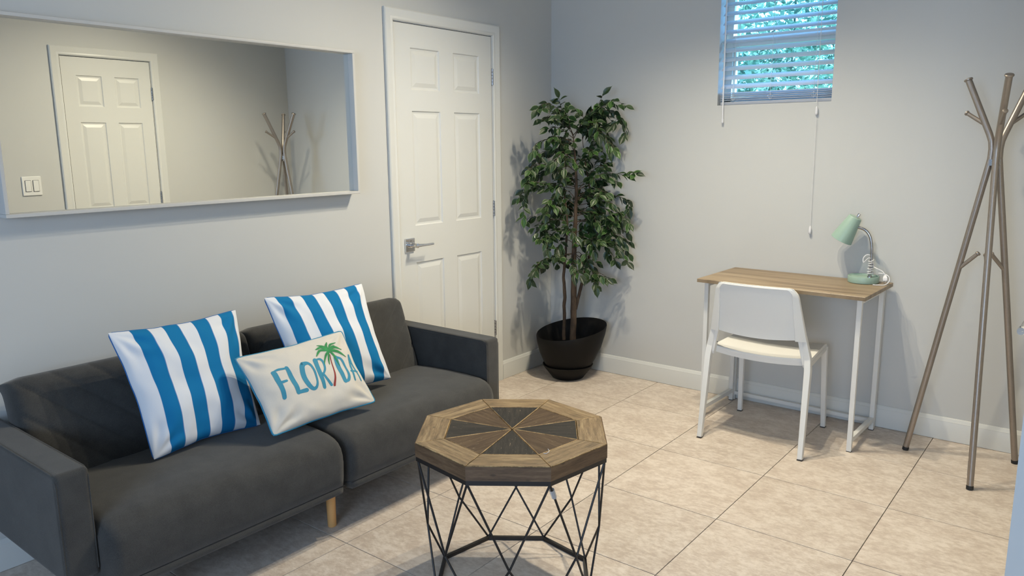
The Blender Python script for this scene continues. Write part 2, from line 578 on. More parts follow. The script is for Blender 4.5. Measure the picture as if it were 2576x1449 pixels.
# the rest of the floor behind the camera
box_obj('tile', (0, XF, YR, -4.903, -0.004, 0), M['tile'], floor)
box_obj('tile', (3.313, XF, -4.9, YEND, -0.004, 0), M['tile'], floor)

# ------------------------------------------------------------------ walls
D1 = (-1.350, -0.590, 2.040)   # door opening in the left wall
D2 = (-1.790, -1.178, 2.045)   # door opening in the right wall
w = MB()
T = 0.14
w.box(-T, 0, D1[1] + 0.012, T, 0, CEIL); w.box(-T, 0, YR, D1[0] - 0.012, 0, CEIL); w.box(-T, 0, D1[0] - 0.012, D1[1] + 0.012, D1[2] + 0.012, CEIL)
tag(w.build('wall_left', M['wall']), 'long white wall behind the sofa, with mirror and door', 'wall', kind='structure')
w = MB()
WX0, WX1, WZ0, WZ1 = 1.115, 1.717, 1.635, 2.34
w.box(0, WX0, 0, T, 0, CEIL); w.box(WX1, WC + T, 0, T, 0, CEIL); w.box(WX0, WX1, 0, T, 0, WZ0); w.box(WX0, WX1, 0, T, WZ1, CEIL)
tag(w.build('wall_back', M['wall']), 'white wall behind desk and coat rack, with small high window', 'wall', kind='structure')
w = MB()
w.box(WC, WC + T, D2[1] + 0.012, 0, 0, CEIL); w.box(WC, WC + T, YEND, D2[0] - 0.012, 0, CEIL); w.box(WC, WC + T, D2[0] - 0.012, D2[1] + 0.012, D2[2] + 0.012, CEIL)
tag(w.build('wall_right', M['wall']), 'white wall end at the right edge, lit pale blue', 'wall', kind='structure')
w = MB()
w.box(0, 1.6, YR - T, YR, 0, CEIL); w.box(3.9, XF, YR - T, YR, 0, CEIL); w.box(1.6, 3.9, YR - T, YR, 0, 0.65); w.box(1.6, 3.9, YR - T, YR, 2.25, CEIL)
w.box(1.6, 3.9, YR - T, YR - T + 0.01, 0.65, 2.25)
tag(w.build('wall_rear', M['wall']), 'white wall with a wide window behind the camera', 'wall', kind='structure')
w = MB()
w.box(XF, XF + T, YR, YEND, 0, CEIL); w.box(WC + T, XF, YEND, YEND + T, 0, CEIL)
tag(w.build('wall_far', M['wall']), 'white wall of the adjoining hall beside the camera', 'wall', kind='structure')
w = MB(); w.box(-T, XF + T, YR - T, T, CEIL, CEIL + 0.1)
tag(w.build('ceiling', M['ceiling']), 'plain white ceiling above the room', 'ceiling', kind='structure')

# baseboards: profile (depth, height)
BP = [(0, 0.0015), (0.013, 0.0015), (0.013, 0.088), (0.0115, 0.092), (0.0115, 0.096), (0.008, 0.101), (0.0065, 0.108), (0.003, 0.113), (0, 0.114)]
def baseboard(name, p0, p1, nrm, label):
    m = MB()
    p0, p1, nrm = Vector(p0), Vector(p1), Vector(nrm)
    v = []
    for p in (p0, p1):
        for (d, z) in BP: v.append(p + nrm * d + Vector((0, 0, z)))
    n = len(BP)
    f = [(i, i + 1, n + i + 1, n + i) for i in range(n - 1)] + [tuple(range(n)), tuple(range(2 * n - 1, n - 1, -1))]
    m.add(v, f)
    tag(m.build(name, M['trim'], smooth=True, angle=25), label, 'baseboard', kind='structure')
baseboard('baseboard_back', (0, 0, 0), (WC, 0, 0), (0, -1, 0), 'white moulded baseboard under the window wall')
baseboard('baseboard_left', (0, 0, 0), (0, -0.527, 0), (1, 0, 0), 'short white baseboard between the door and the plant')
baseboard('baseboard_left', (0, -1.414, 0), (0, YR, 0), (1, 0, 0), 'white baseboard behind the sofa')
baseboard('baseboard_right', (WC, 0, 0), (WC, D2[1] + 0.06, 0), (-1, 0, 0), 'white baseboard behind the coat rack beside the closet door')
baseboard('baseboard_right', (WC, D2[0] - 0.06, 0), (WC, YEND, 0), (-1, 0, 0), 'white baseboard below the light switch')

# ------------------------------------------------------------------ doors
def make_door(name, y0, y1, ztop, face, sgn, hinge_hi, label, hinges, handle_y, handle_z, lever_dir):
    """door in a wall plane x=face, room on the side sgn (+1: room at +x). y0<y1"""
    X = lambda d: face + sgn * d
    root = thing(name, (face, (y0 + y1) / 2, 0), label, 'door', kind='structure')
    def bx(m, d0, d1, ya, yb, za, zb):
        a, b = sorted((X(d0), X(d1))); m.box(a, b, ya, yb, za, zb)
    # jamb, and a dark sheet that paints the shade behind the gap
    m = MB()
    bx(m, -0.13, 0.0, y0 - 0.012, y0 - 0.003, 0, ztop + 0.012); bx(m, -0.13, 0.0, y1 + 0.003, y1 + 0.012, 0, ztop + 0.012)
    bx(m, -0.13, 0.0, y0 - 0.012, y1 + 0.012, ztop + 0.003, ztop + 0.012)
    m.build('jamb', M['trim'], root)
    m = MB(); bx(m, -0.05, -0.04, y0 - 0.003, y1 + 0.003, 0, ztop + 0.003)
    m.build('shade_backing', M['dark_gap'], root)
    # dark strips put in the gap round the slab as painted shade
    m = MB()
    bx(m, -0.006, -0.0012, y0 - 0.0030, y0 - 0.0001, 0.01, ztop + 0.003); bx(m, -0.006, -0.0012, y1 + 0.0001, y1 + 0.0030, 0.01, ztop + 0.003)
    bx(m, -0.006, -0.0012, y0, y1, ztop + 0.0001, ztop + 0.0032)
    m.build('gap_shade', M['dark_gap'], root)
    # casing with profile
    cas = [(0, 0.0), (0, 0.009), (0.006, 0.013), (0.012, 0.013), (0.018, 0.0115), (0.040, 0.0155), (0.052, 0.017), (0.058, 0.013), (0.058, 0.0)]
    m = MB()
    n = len(cas)
    v = []
    for (yy, zz, oy, oz) in ((y0, 0.0, -1, 0), (y0, ztop, -1, 1), (y1, ztop, 1, 1), (y1, 0.0, 1, 0)):
        for (q, d) in cas:
            v.append((X(d), yy + oy * (q + 0.006), (zz + oz * (q + 0.006)) if oz else 0.0))
    f = []
    for s_ in range(3):
        for i in range(n - 1): f.append((s_ * n + i, s_ * n + i + 1, (s_ + 1) * n + i + 1, (s_ + 1) * n + i))
    m.add(v, f)
    m.build('casing', M['trim'], root, smooth=True, angle=20)
    # slab: grid with six holes
    Wd = y1 - y0
    k = Wd / 0.76
    yl = [y0, y0 + 0.115 * k, y0 + 0.328 * k, y0 + 0.437 * k, y0 + 0.652 * k, y1]
    zl = [0.008, 0.235, 0.822, 1.018, 1.609, 1.715, 1.922, ztop]
    m = MB()
    for i in range(5):
        for j in range(7):
            if i in (1, 3) and j in (1, 3, 5): continue
            v = [(X(0), yl[i], zl[j]), (X(0), yl[i + 1], zl[j]), (X(0), yl[i + 1], zl[j + 1]), (X(0), yl[i], zl[j + 1])]
            m.add(v, [(0, 1, 2, 3)])
    # edges of the slab and back
    m.add([(X(0), y0, 0.008), (X(-0.035), y0, 0.008), (X(-0.035), y0, ztop), (X(0), y0, ztop)], [(0, 1, 2, 3)])
    m.add([(X(0), y1, 0.008), (X(-0.035), y1, 0.008), (X(-0.035), y1, ztop), (X(0), y1, ztop)], [(0, 1, 2, 3)])
    m.add([(X(0), y0, ztop), (X(-0.035), y0, ztop), (X(-0.035), y1, ztop), (X(0), y1, ztop)], [(0, 1, 2, 3)])
    m.add([(X(-0.035), y0, 0.008), (X(-0.035), y1, 0.008), (X(-0.035), y1, ztop), (X(-0.035), y0, ztop)], [(0, 1, 2, 3)])
    m.build('slab', M['door'], root, merge=True)
    prof = [(0.0, 0.0), (0.005, -0.006), (0.009, -0.0065), (0.014, -0.007), (0.034, -0.0015), (0.036, -0.0012)]
    for i in (1, 3):
        for j in (1, 3, 5):
            m = MB(); v = []
            for (q, d) in prof:
                v += [(X(d), yl[i] + q, zl[j] + q), (X(d), yl[i + 1] - q, zl[j] + q), (X(d), yl[i + 1] - q, zl[j + 1] - q), (X(d), yl[i] + q, zl[j + 1] - q)]
            f = []
            for r in range(len(prof) - 1):
                for c in range(4): f.append((r * 4 + c, r * 4 + (c + 1) % 4, (r + 1) * 4 + (c + 1) % 4, (r + 1) * 4 + c))
            f.append(tuple((len(prof) - 1) * 4 + c for c in range(4)))
            m.add(v, f); m.build('door_panel', M['door'], root)
    # hinges
    hy = y1 + 0.0035
    for hz in hinges:
        m = MB()
        bx(m, -0.001, 0.0018, hy - 0.004, hy + 0.013, hz - 0.047, hz + 0.047)
        h = m.build('hinge', M['chrome_dark'], root)
        for q in range(5):
            kk = MB(); z = hz - 0.045 + q * 0.018
            kk.lathe([(0.0045, 0), (0.0062, 0.001), (0.0062, 0.0168), (0.0045, 0.0176)], (X(0.0065), hy, z), 12)
            kk.build('knuckle', M['chrome_dark'], h, smooth=True)
    # handle
    if handle_y is not None:
        m = MB(); bx(m, 0.0, 0.010, handle_y - 0.033, handle_y + 0.033, handle_z - 0.035, handle_z + 0.035)
        hd = m.build('door_handle', M['chrome'], root, bevel=0.002)
        hd['label'] = 'square chrome rosette with straight lever'
        m = MB(); m.lathe([(0.0135, 0), (0.0135, 0.012), (0.0105, 0.014), (0.0105, 0.045), (0.012, 0.047), (0.012, 0.056), (0.009, 0.058)], (X(0.008), handle_y, handle_z), 20, (sgn, 0, 0))
        m.build('neck', M['chrome'], hd, smooth=True)
        m = MB(); L = lever_dir
        pts = [(X(0.060), handle_y - L * 0.012, handle_z), (X(0.061), handle_y + L * 0.016, handle_z), (X(0.062), handle_y + L * 0.06, handle_z - 0.001), (X(0.062), handle_y + L * 0.118, handle_z - 0.001)]
        m.tube(pts, [0.010, 0.009, 0.006, 0.006], 12, aspect=0.9)
        m.build('lever', M['chrome'], hd, smooth=True)
        m = MB(); m.lathe([(0.002, 0), (0.002, 0.0006)], (X(0.010), handle_y + 0.004, handle_z + 0.022), 8, (sgn, 0, 0))
        m.build('keyhole', M['dark_gap'], hd)
        # strike plate edge, dark
        m = MB(); bx(m, -0.02, 0.0004, y0 - 0.0035, y0 - 0.0005, handle_z - 0.03, handle_z + 0.03)
        m.build('strike_plate', M['dark_gap'], root)
    return root
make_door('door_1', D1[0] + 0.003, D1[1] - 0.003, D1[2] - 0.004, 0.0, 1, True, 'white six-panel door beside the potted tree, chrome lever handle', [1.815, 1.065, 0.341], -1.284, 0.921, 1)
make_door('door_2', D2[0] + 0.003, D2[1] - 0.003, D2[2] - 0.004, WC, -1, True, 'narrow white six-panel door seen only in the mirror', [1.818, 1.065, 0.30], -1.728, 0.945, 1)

# light switch seen in the mirror
sw = thing('light_switch', (WC, -2.046, 1.19), 'white double rocker light switch reflected at the mirror left end', 'switch')
m = MB(); m.box(WC - 0.007, WC, -2.104, -1.988, 1.130, 1.254); m.build('plate', M['white_plastic'], sw, bevel=0.003)
for q in (-1, 1):
    m = MB(); m.box(WC - 0.008, WC - 0.0068, -2.046 + q * 0.0235 - 0.0185, -2.046 + q * 0.0235 + 0.0185, 1.155, 1.229)
    bz = m.build('rocker_gap', M['dark_gap'], sw)
    m = MB(); m.box(WC - 0.012, WC - 0.0078, -2.046 + q * 0.0235 - 0.0165, -2.046 + q * 0.0235 + 0.0165, 1.157, 1.227)
    m.build('rocker', M['white_plastic'], sw, bevel=0.0015)

# ------------------------------------------------------------------ window
win = thing('window_1', (1.416, 0.11, WZ0), 'small high window with leafy garden outside', 'window', kind='structure')
yw0, yw1 = 0.085, 0.135
fw = 0.042
for b in ((WX0, WX0 + fw, yw0, yw1, WZ0, WZ1), (WX1 - fw * 0.5, WX1, yw0, yw1, WZ0, WZ1), (WX0, WX1, yw0, yw1, WZ0, WZ0 + 0.045), (WX0, WX1, yw0, yw1, WZ1 - 0.04, WZ1)):
    box_obj('window_frame', b, M['trim'], win, bevel=0.003)
box_obj('meeting_rail', (WX0 + fw, WX1 - fw * 0.5, yw0 - 0.004, yw1 - 0.01, 1.945, 2.005), M['trim'], win, bevel=0.003)
box_obj('sash_stile', (WX0 + fw, WX0 + fw + 0.014, yw0 + 0.012, yw1 - 0.01, WZ0 + 0.045, 1.945), M['trim'], win, bevel=0.002)
box_obj('sash_rail', (WX0 + fw, WX1 - fw * 0.5, yw0 + 0.012, yw1 - 0.01, WZ0 + 0.045, WZ0 + 0.068), M['trim'], win, bevel=0.002)
box_obj('pane', (WX0 + fw, WX1 - fw * 0.5, 0.116, 0.119, WZ0 + 0.05, 1.95), M['glass'], win)
box_obj('pane', (WX0 + fw, WX1 - fw * 0.5, 0.122, 0.125, 2.0, WZ1 - 0.04), M['glass'], win)

# venetian blind hanging in the recess
bl = thing('window_blind', (1.416, 0.035, WZ1), 'white horizontal slat blind with open slats in the high window', 'blind')
BX0, BX1, BY = WX0 + 0.010, WX1 - 0.003, 0.036
def slat_mb(z, tilt, w_=0.050):
    m = MB(); n = 6; v = []
    for sd in (1, -1):
        for i in range(n + 1):
            t = -1 + 2 * i / n
            yy = t * w_ / 2; zz = 0.0035 * (1 - t * t) + sd * 0.0013
            Y = BY + yy * cos(tilt) - zz * sin(tilt); Z = z + yy * sin(tilt) + zz * cos(tilt)
            v += [(BX0, Y, Z), (BX1, Y, Z)]
    f = []
    N = 2 * (n + 1)
    for i in range(n):
        f.append((2 * i, 2 * i + 1, 2 * i + 3, 2 * i + 2)); f.append((N + 2 * i, N + 2 * i + 2, N + 2 * i + 3, N + 2 * i + 1))
    f += [(0, N, N + 1, 1), (2 * n, 2 * n + 1, N + 2 * n + 1, N + 2 * n)]
    for e in (0, 1): f.append(tuple(2 * i + e for i in range(n + 1)) + tuple(N + 2 * i + e for i in range(n, -1, -1)))
    m.add(v, f)
    return m
for i in range(12):
    slat_mb(1.735 + i * 0.0475, radians(31)).build('slat', M['blind'], bl, smooth=True, angle=30)
# slats gathered on the bottom rail
for i in range(5):
    slat_mb(1.661 + i * 0.0095, 0.0, 0.048).build('slat', M['blind'], bl, smooth=True, angle=30)
box_obj('bottom_rail', (BX0, BX1, BY - 0.020, BY + 0.025, 1.6365, 1.653), M['blind'], bl, bevel=0.003)
box_obj('head_rail', (BX0, BX1, BY - 0.028, BY + 0.03, 2.29, 2.338), M['white_plastic'], bl, bevel=0.002)
for x in (1.20, 1.402, 1.625):
    for yy in (BY - 0.027, BY + 0.027):
        m = MB(); m.tube([(x, yy, 1.655), (x + 0.002, yy, 1.9), (x, yy, 2.29)], 0.0009, 6); m.build('ladder_cord', M['cord'], bl)
    m = MB()
    pts = [Vector((x + 0.012 * cos(a) * (1 + 0.2 * sin(3 * a)), BY - 0.028, 1.672 + 0.012 * sin(a))) for a in [2 * pi * i / 16 for i in range(17)]]
    m.tube(pts, 0.0009, 5); m.build('cord_loop', M['cord'], bl)
m = MB(); m.tube([(1.150, -0.004, 2.30), (1.151, -0.012, 2.10), (1.153, -0.014, 1.70), (1.155, -0.014, 1.548)], 0.0042, 8); m.lathe([(0.0042, 0), (0.006, 0.004), (0.0055, 0.02), (0.0042, 0.024)], (1.155, -0.014, 1.540), 10)
m.build('tilt_wand', M['cord'], bl, smooth=True)
m = MB(); m.tube([(1.645, -0.002, 2.30), (1.649, -0.010, 1.9), (1.650, -0.012, 1.63)], 0.0014, 6)
m.tube([(1.653, -0.012, 1.56), (1.654, -0.010, 1.25), (1.656, -0.008, 1.0)], 0.0011, 6)
m.build('pull_cord', M['cord'], bl)
for (x, z) in ((1.651, 1.59), (1.656, 0.985)):
    m = MB(); m.lathe([(0.002, 0.022), (0.0055, 0.014), (0.0075, -0.006), (0.0075, -0.016), (0.005, -0.020)], (x, -0.011, z), 12)
    m.build('tassel', M['cord'], bl, smooth=True)

# garden shrubs outside the window: nobody could count the leaves
random.seed(3)
m = MB()
def raw_leaf(m, p, d, nrm, L, Wd):
    d = d.normalized(); s_ = d.cross(nrm).normalized(); n_ = s_.cross(d)
    v = [p, p + d * L * 0.35 + s_ * Wd - n_ * L * 0.05, p + d * L, p + d * L * 0.35 - s_ * Wd - n_ * L * 0.05, p + d * L * 0.4 + n_ * L * 0.02]
    m.add(v, [(0, 1, 4), (1, 2, 4), (2, 3, 4), (3, 0, 4)])
for i in range(60000):
    dep = random.random()
    p = Vector((random.uniform(-1.9, 1.9), 0.85 + dep * 1.5, random.uniform(1.2, 3.4)))
    if noise.noise(p * 2.2) < -0.35 or p.z > 2.75 + 0.25 * noise.noise(p * 3): continue
    d = Vector((random.uniform(-1, 1), random.uniform(-1, 0.4), random.uniform(-1, 0.5)))
    nn = Vector((random.uniform(-1, 1), random.uniform(-1, 1), random.uniform(0.2, 1.4)))
    L = random.uniform(0.03, 0.075)
    raw_leaf(m, p, d, nn, L, L * 0.27)
for i in range(40):
    x = random.uniform(-1.8, 1.8); y = random.uniform(0.9, 1.9)
    m.tube([(x, y, 0), (x + random.uniform(-.2, .2), y, 1.5), (x + random.uniform(-.5, .5), y + random.uniform(-.2, .2), 3.2)], 0.008, 5)
hd = m.build('garden_shrub', M['hedge'])
tag(hd, 'sunlit leafy shrubs outside the high window behind the blind', 'shrub', kind='stuff')
g = MB(); g.box(-6, 8, T, 9, -0.15, -0.02)
tag(g.build('lawn', M['grass']), 'ground outside below the shrubs', 'lawn', kind='structure')

# ------------------------------------------------------------------ mirror on the left wall
mi = thing('wall_mirror', (0, -2.4, 1.21), 'wide rectangular mirror in a white box frame above the sofa', 'mirror')
MY0, MY1, MZ0, MZ1 = -3.150, -1.652, 1.212, 1.866
fd, ft = 0.062, 0.0125
for b in ((0.0, fd, MY0, MY1, MZ1 - ft, MZ1), (0.0, fd, MY0, MY1, MZ0, MZ0 + ft), (0.0, fd, MY0, MY0 + ft, MZ0 + ft, MZ1 - ft), (0.0, fd, MY1 - ft, MY1, MZ0 + ft, MZ1 - ft)):
    box_obj('frame', b, M['frame_white'], mi, bevel=0.0012, seg=1)
box_obj('glass', (0.026, 0.030, MY0 + ft - 0.002, MY1 - ft + 0.002, MZ0 + ft - 0.002, MZ1 - ft + 0.002), M['mirror'], mi)

# ------------------------------------------------------------------ sofa
sofa = thing('sofa', (0.4, -2.38, 0), 'dark charcoal fabric sofa bed with split back and low box arms', 'sofa')
YL, YRR, YC = -3.245, -1.520, -2.380     # inner faces of the arms, centre split
def soft_box(name, b, r, parent, crown=0.0, mat='charcoal', seg=5, cuts=10):
    x0, x1, y0, y1, z0, z1 = b
    bm = bmesh.new()
    bmesh.ops.create_cube(bm, size=1)
    for v in bm.verts:
        v.co = Vector(((x0 + x1) / 2 + v.co.x * (x1 - x0), (y0 + y1) / 2 + v.co.y * (y1 - y0), (z0 + z1) / 2 + v.co.z * (z1 - z0)))
    bmesh.ops.bevel(bm, geom=list(bm.edges), offset=r, segments=seg, profile=0.6, affect='EDGES', clamp_overlap=True)
    me = bpy.data.meshes.new(name); bm.to_mesh(me); bm.free()
    me.materials.append(M[mat])
    for p in me.polygons: p.use_smooth = True
    o = bpy.data.objects.new(name, me); COL.objects.link(o)
    md = o.modifiers.new('w', 'WEIGHTED_NORMAL')
    if parent:
        o.parent = parent; o.matrix_parent_inverse = Matrix.Translation(-parent_loc(parent))
    return o

def seat(y0, y1):
    """upholstered seat cushion as a lofted cross-section in x-z, swept along y"""
    # section (x, z): front face with a bullnose, crowned top, underside
    sec = [(0.12, 0.172), (0.740, 0.170), (0.762, 0.1715), (0.769, 0.176), (0.7715, 0.185), (0.772, 0.2015), (0.7685, 0.2035), (0.7725, 0.206), (0.778, 0.24), (0.781, 0.29), (0.779, 0.325), (0.771, 0.350), (0.756, 0.368),
           (0.735, 0.380), (0.70, 0.3885), (0.62, 0.393), (0.5, 0.393), (0.38, 0.388), (0.27, 0.378), (0.12, 0.372)]
    n = 40
    m = MB(); v = []
    for i in range(n + 1):
        t = i / n
        y = y0 + (y1 - y0) * t
        d = min(t, 1 - t) * (y1 - y0)
        R = 0.030
        k = sqrt(max(0.0, 1 - (1 - min(1, d / R)) ** 2))
        cr = (sin(pi * t)) ** 0.5
        for (x, z) in sec:
            if z > 0.30: zz = z - (1 - k) * 0.030 + 0.006 * cr
            elif z < 0.19: zz = z + (1 - k) * 0.010
            else: zz = z
            xx = x - (1 - k) * 0.028 if x > 0.5 else x
            if 0.2 < x < 0.76 and z > 0.37: zz += 0.003 * noise.noise(Vector((x * 6, y * 5, 1.7)))
            v.append((xx, y, zz))
    q = len(sec)
    f = [(i * q + j, (i + 1) * q + j, (i + 1) * q + (j + 1) % q, i * q + (j + 1) % q) for i in range(n) for j in range(q)]
    f += [tuple(range(q)), tuple(reversed(range(n * q, (n + 1) * q)))]
    m.add(v, f)
    o = m.build('seat', M['charcoal'], sofa, smooth=True, angle=75)
    s = MB(); s.tube([(0.7705, y0 + 0.012, 0.2040), (0.7712, (y0 + y1) / 2, 0.2040), (0.7705, y1 - 0.012, 0.2040)], 0.0016, 6)
    s.build('seam', M['seam'], o)
    return o
seat(YL + 0.003, YC - 0.004)
seat(YC + 0.004, YRR - 0.003)

def backrest(y0, y1, sgn):
    """panel leaning on the wall, chevron quilting pressed in. sgn: slope direction of the stitching"""
    B = Vector((0.300, 0, 0.375)); Tt = Vector((0.178, 0, 0.715))
    hgt = (Tt - B).length; up = (Tt - B).normalized(); nrm = Vector((up.z, 0, -up.x))   # towards the room
    ny, nz = 110, 48
    m = MB(); v = []
    Wd = y1 - y0
    def surf(a, b):
        y = y0 + Wd * a; h = hgt * b
        e = min(a * Wd, (1 - a) * Wd)
        R = 0.035
        d = 0.0
        k = sqrt(max(0, 1 - (1 - min(1, e / R)) ** 2)); kt = sqrt(max(0, 1 - (1 - min(1, (hgt - h) / 0.045)) ** 2))
        d -= (1 - k) * 0.03 + (1 - kt) * 0.042
        if e < 0.05 and (hgt - h) < 0.05: h -= 0.010 * (1 - e / 0.05) * (1 - (hgt - h) / 0.05)
        yy = (y - YC) * sgn
        ph = (yy * 0.95 + h * 1.0) / 0.115
        fr = abs(ph - round(ph)) * 0.115
        d -= 0.0085 * math.exp(-(fr / 0.007) ** 2) * k * kt
        d += 0.010 * sin(pi * a) ** 0.5 * sin(pi * min(1, b * 0.9 + 0.05)) + 0.0022 * (fr / 0.0575)
        return B + up * h + nrm * d + Vector((0, y, 0))
    for j in range(nz + 1):
        for i in range(ny + 1): v.append(surf(i / ny, j / nz))
    f = [(j * (ny + 1) + i, j * (ny + 1) + i + 1, (j + 1) * (ny + 1) + i + 1, (j + 1) * (ny + 1) + i) for j in range(nz) for i in range(ny)]
    m.add(v, f)
    # boxed edge: border strip running round the top and sides to the back
    th = 0.085
    rim = [surf(0, j / nz) for j in range(nz + 1)] + [surf(i / ny, 1) for i in range(1, ny + 1)] + [surf(1, j / nz) for j in range(nz - 1, -1, -1)]
    v2 = []; L = len(rim)
    for p in rim: v2.append(p)
    for p in rim: v2.append(p - nrm * th * 0.55 + up * 0.004)
    for p in rim:
        c = p - nrm * th
        cc = Vector((c.x, y0 + Wd / 2 + (c.y - y0 - Wd / 2) * 0.985, c.z)) - up * 0.006
        v2.append(cc)
    f2 = []
    for r in range(2):
        for i in range(L - 1): f2.append((r * L + i, r * L + i + 1, (r + 1) * L + i + 1, (r + 1) * L + i))
    f2.append(tuple(range(2 * L, 3 * L)))
    m.add(v2, f2)
    o = m.build('backrest', M['charcoal'], sofa, smooth=True, angle=60, merge=True)
    return o
backrest(YL + 0.003, YC - 0.003, 1)
backrest(YC + 0.003, YRR - 0.003, -1)

def arm(y0, y1, zb):
    o = soft_box('armrest', (0.055, 0.722, y0, y1, zb, 0.562), 0.016, sofa, seg=4)
    # welted seams round the side faces
    for yy in (y0 + 0.0035, y1 - 0.0035):
        s = MB()
        r = 0.03
        pts = [(0.062, yy, 0.5585), (0.60, yy, 0.5585)] + [(0.69 + 0.0285 * sin(a), yy, 0.53 + 0.0285 * cos(a)) for a in [pi / 2 * i / 6 for i in range(7)]] + [(0.7185, yy, zb + 0.02)]
        s.tube(pts, 0.0024, 6); s.build('welt', M['charcoal'], o, smooth=True)
    s = MB(); s.tube([(0.700, y0 + 0.012, 0.5605), (0.700, y1 - 0.012, 0.5605)], 0.0014, 5); s.build('seam', M['seam'], o)
    return o
arm(-1.520, -1.432, 0.235)
arm(-3.337, -3.245, 0.235)
box_obj('base_frame', (0.16, 0.70, YL + 0.01, YRR - 0.01, 0.150, 0.181), M['charcoal'], sofa, bevel=0.004)
for (x, y) in ((0.660, -2.380), (0.20, -2.380), (0.660, -1.66), (0.660, -3.10), (0.20, -1.66), (0.20, -3.10)):
    m = MB(); m.lathe([(0.0150, 0), (0.0165, 0.003), (0.0178, 0.10), (0.0182, 0.152)], (x, y, 0), 20)
    m.build('leg', M['oak_leg'], sofa, smooth=True)

# ------------------------------------------------------------------ pillows
def pillow_fn(C, T_, sag, seed, full=0.5):
    TL, TR, BR, BL = [Vector(c) for c in C]
    N = ((BR - TL).cross(TR - BL)).normalized()
    if N.x < 0: N = -N
    def Sf(u, v, side):
        su = sin(pi * u); sv = sin(pi * v)
        uu = 0.5 + (u - 0.5) * (1 - sag * sv ** 1.3)
        vv = 0.5 + (v - 0.5) * (1 - sag * su ** 1.3)
        uu += 0.010 * noise.noise(Vector((v * 6, seed, 3))) * sv; vv += 0.010 * noise.noise(Vector((u * 6, seed, 8))) * su
        p = (TL * (1 - uu) + TR * uu) * vv + (BL * (1 - uu) + BR * uu) * (1 - vv)
        a = max(0.0, 4 * u * (1 - u)); b = max(0.0, 4 * v * (1 - v))
        h = T_ * (a ** full) * (b ** full) * (1.0 + 0.15 * (0.5 - v))
        ed = min(a, b)
        wr = noise.noise(Vector((u * 5, v * 5, seed))) * 0.010 + noise.noise(Vector((u * 13, v * 9, seed + 5))) * 0.004 * (1 - ed * 0.7)
        # gathers that run into the corners
        cu = 0 if u < 0.5 else 1; cv = 0 if v < 0.5 else 1
        dx, dy = abs(u - cu), abs(v - cv)
        rr = sqrt(dx * dx + dy * dy)
        wr += 0.006 * sin(9 * math.atan2(dy, dx + 1e-6)) * math.exp(-((rr - 0.18) / 0.10) ** 2)
        h += wr * min(1, ed * 3)
        return p + N * (h * side)
    return Sf, N

def pillow(name, C, T_, mat, label, piping, seed, sag=0.068, n=72, pr=0.0024):
    ctr = sum((Vector(c) for c in C), Vector()) / 4
    root = thing(name, (ctr.x, ctr.y, min(c[2] for c in C)), label, 'pillow')
    Sf, N = pillow_fn(C, T_, sag, seed)
    m = MB()
    for side in (1, -1):
        v = []; uv = []
        for j in range(n + 1):
            for i in range(n + 1):
                # denser sampling near the edges
                u = 0.5 - 0.5 * cos(pi * i / n); w_ = 0.5 - 0.5 * cos(pi * j / n)
                v.append(Sf(u, w_, side)); uv.append((u, w_))
        f = []
        for j in range(n):
            for i in range(n):
                q = (j * (n + 1) + i, j * (n + 1) + i + 1, (j + 1) * (n + 1) + i + 1, (j + 1) * (n + 1) + i)
                f.append(q if side > 0 else tuple(reversed(q)))
        m.add(v, f, 0, uv)
    o = m.build('cover', mat, root, smooth=True, angle=170)
    per = []
    K = 36
    for i in range(K): per.append(Sf(i / K, 0, 1))
    for i in range(K): per.append(Sf(1, i / K, 1))
    for i in range(K): per.append(Sf(1 - i / K, 1, 1))
    for i in range(K): per.append(Sf(0, 1 - i / K, 1))
    # round the four corners a little
    P = per[:]
    for _ in range(1):
        P = [(P[i - 1] + P[i] * 2 + P[(i + 1) % len(P)]) / 4 for i in range(len(P))]
    P.append(P[0]); P.append(P[1])
    P = [q - N * (0.003 if pr < 0.003 else 0.0) for q in P]
    pm = MB(); pm.tube(P, pr, 8, cap=False)
    pm.build('piping', piping, root, smooth=True)
    return root, Sf, N
P1 = [(0.30, -2.973, 0.828), (0.285, -2.490, 0.820), (0.440, -2.517, 0.401), (0.455, -2.936, 0.407)]
P2 = [(0.29, -2.363, 0.847), (0.31, -1.881, 0.835), (0.470, -1.877, 0.432), (0.450, -2.332, 0.412)]
P3 = [(0.455, -2.612, 0.683), (0.460, -2.129, 0.691), (0.655, -2.133, 0.431), (0.650, -2.603, 0.432)]
pillow('striped_pillow', P1, 0.062, M['stripe_a'], 'blue and white striped square pillow nearest the near sofa arm', M['blue_piping'], 1.3)
pillow('striped_pillow', P2, 0.062, M['stripe_b'], 'blue and white striped square pillow behind the lettered cushion, nearest the door', M['blue_piping'], 4.1)
fp, SF, FN = pillow('lettered_pillow', P3, 0.055, M['linen'], 'cream rectangular cushion printed FLORIDA with a palm tree', M['teal_piping'], 9.4, sag=0.05, pr=0.0036)

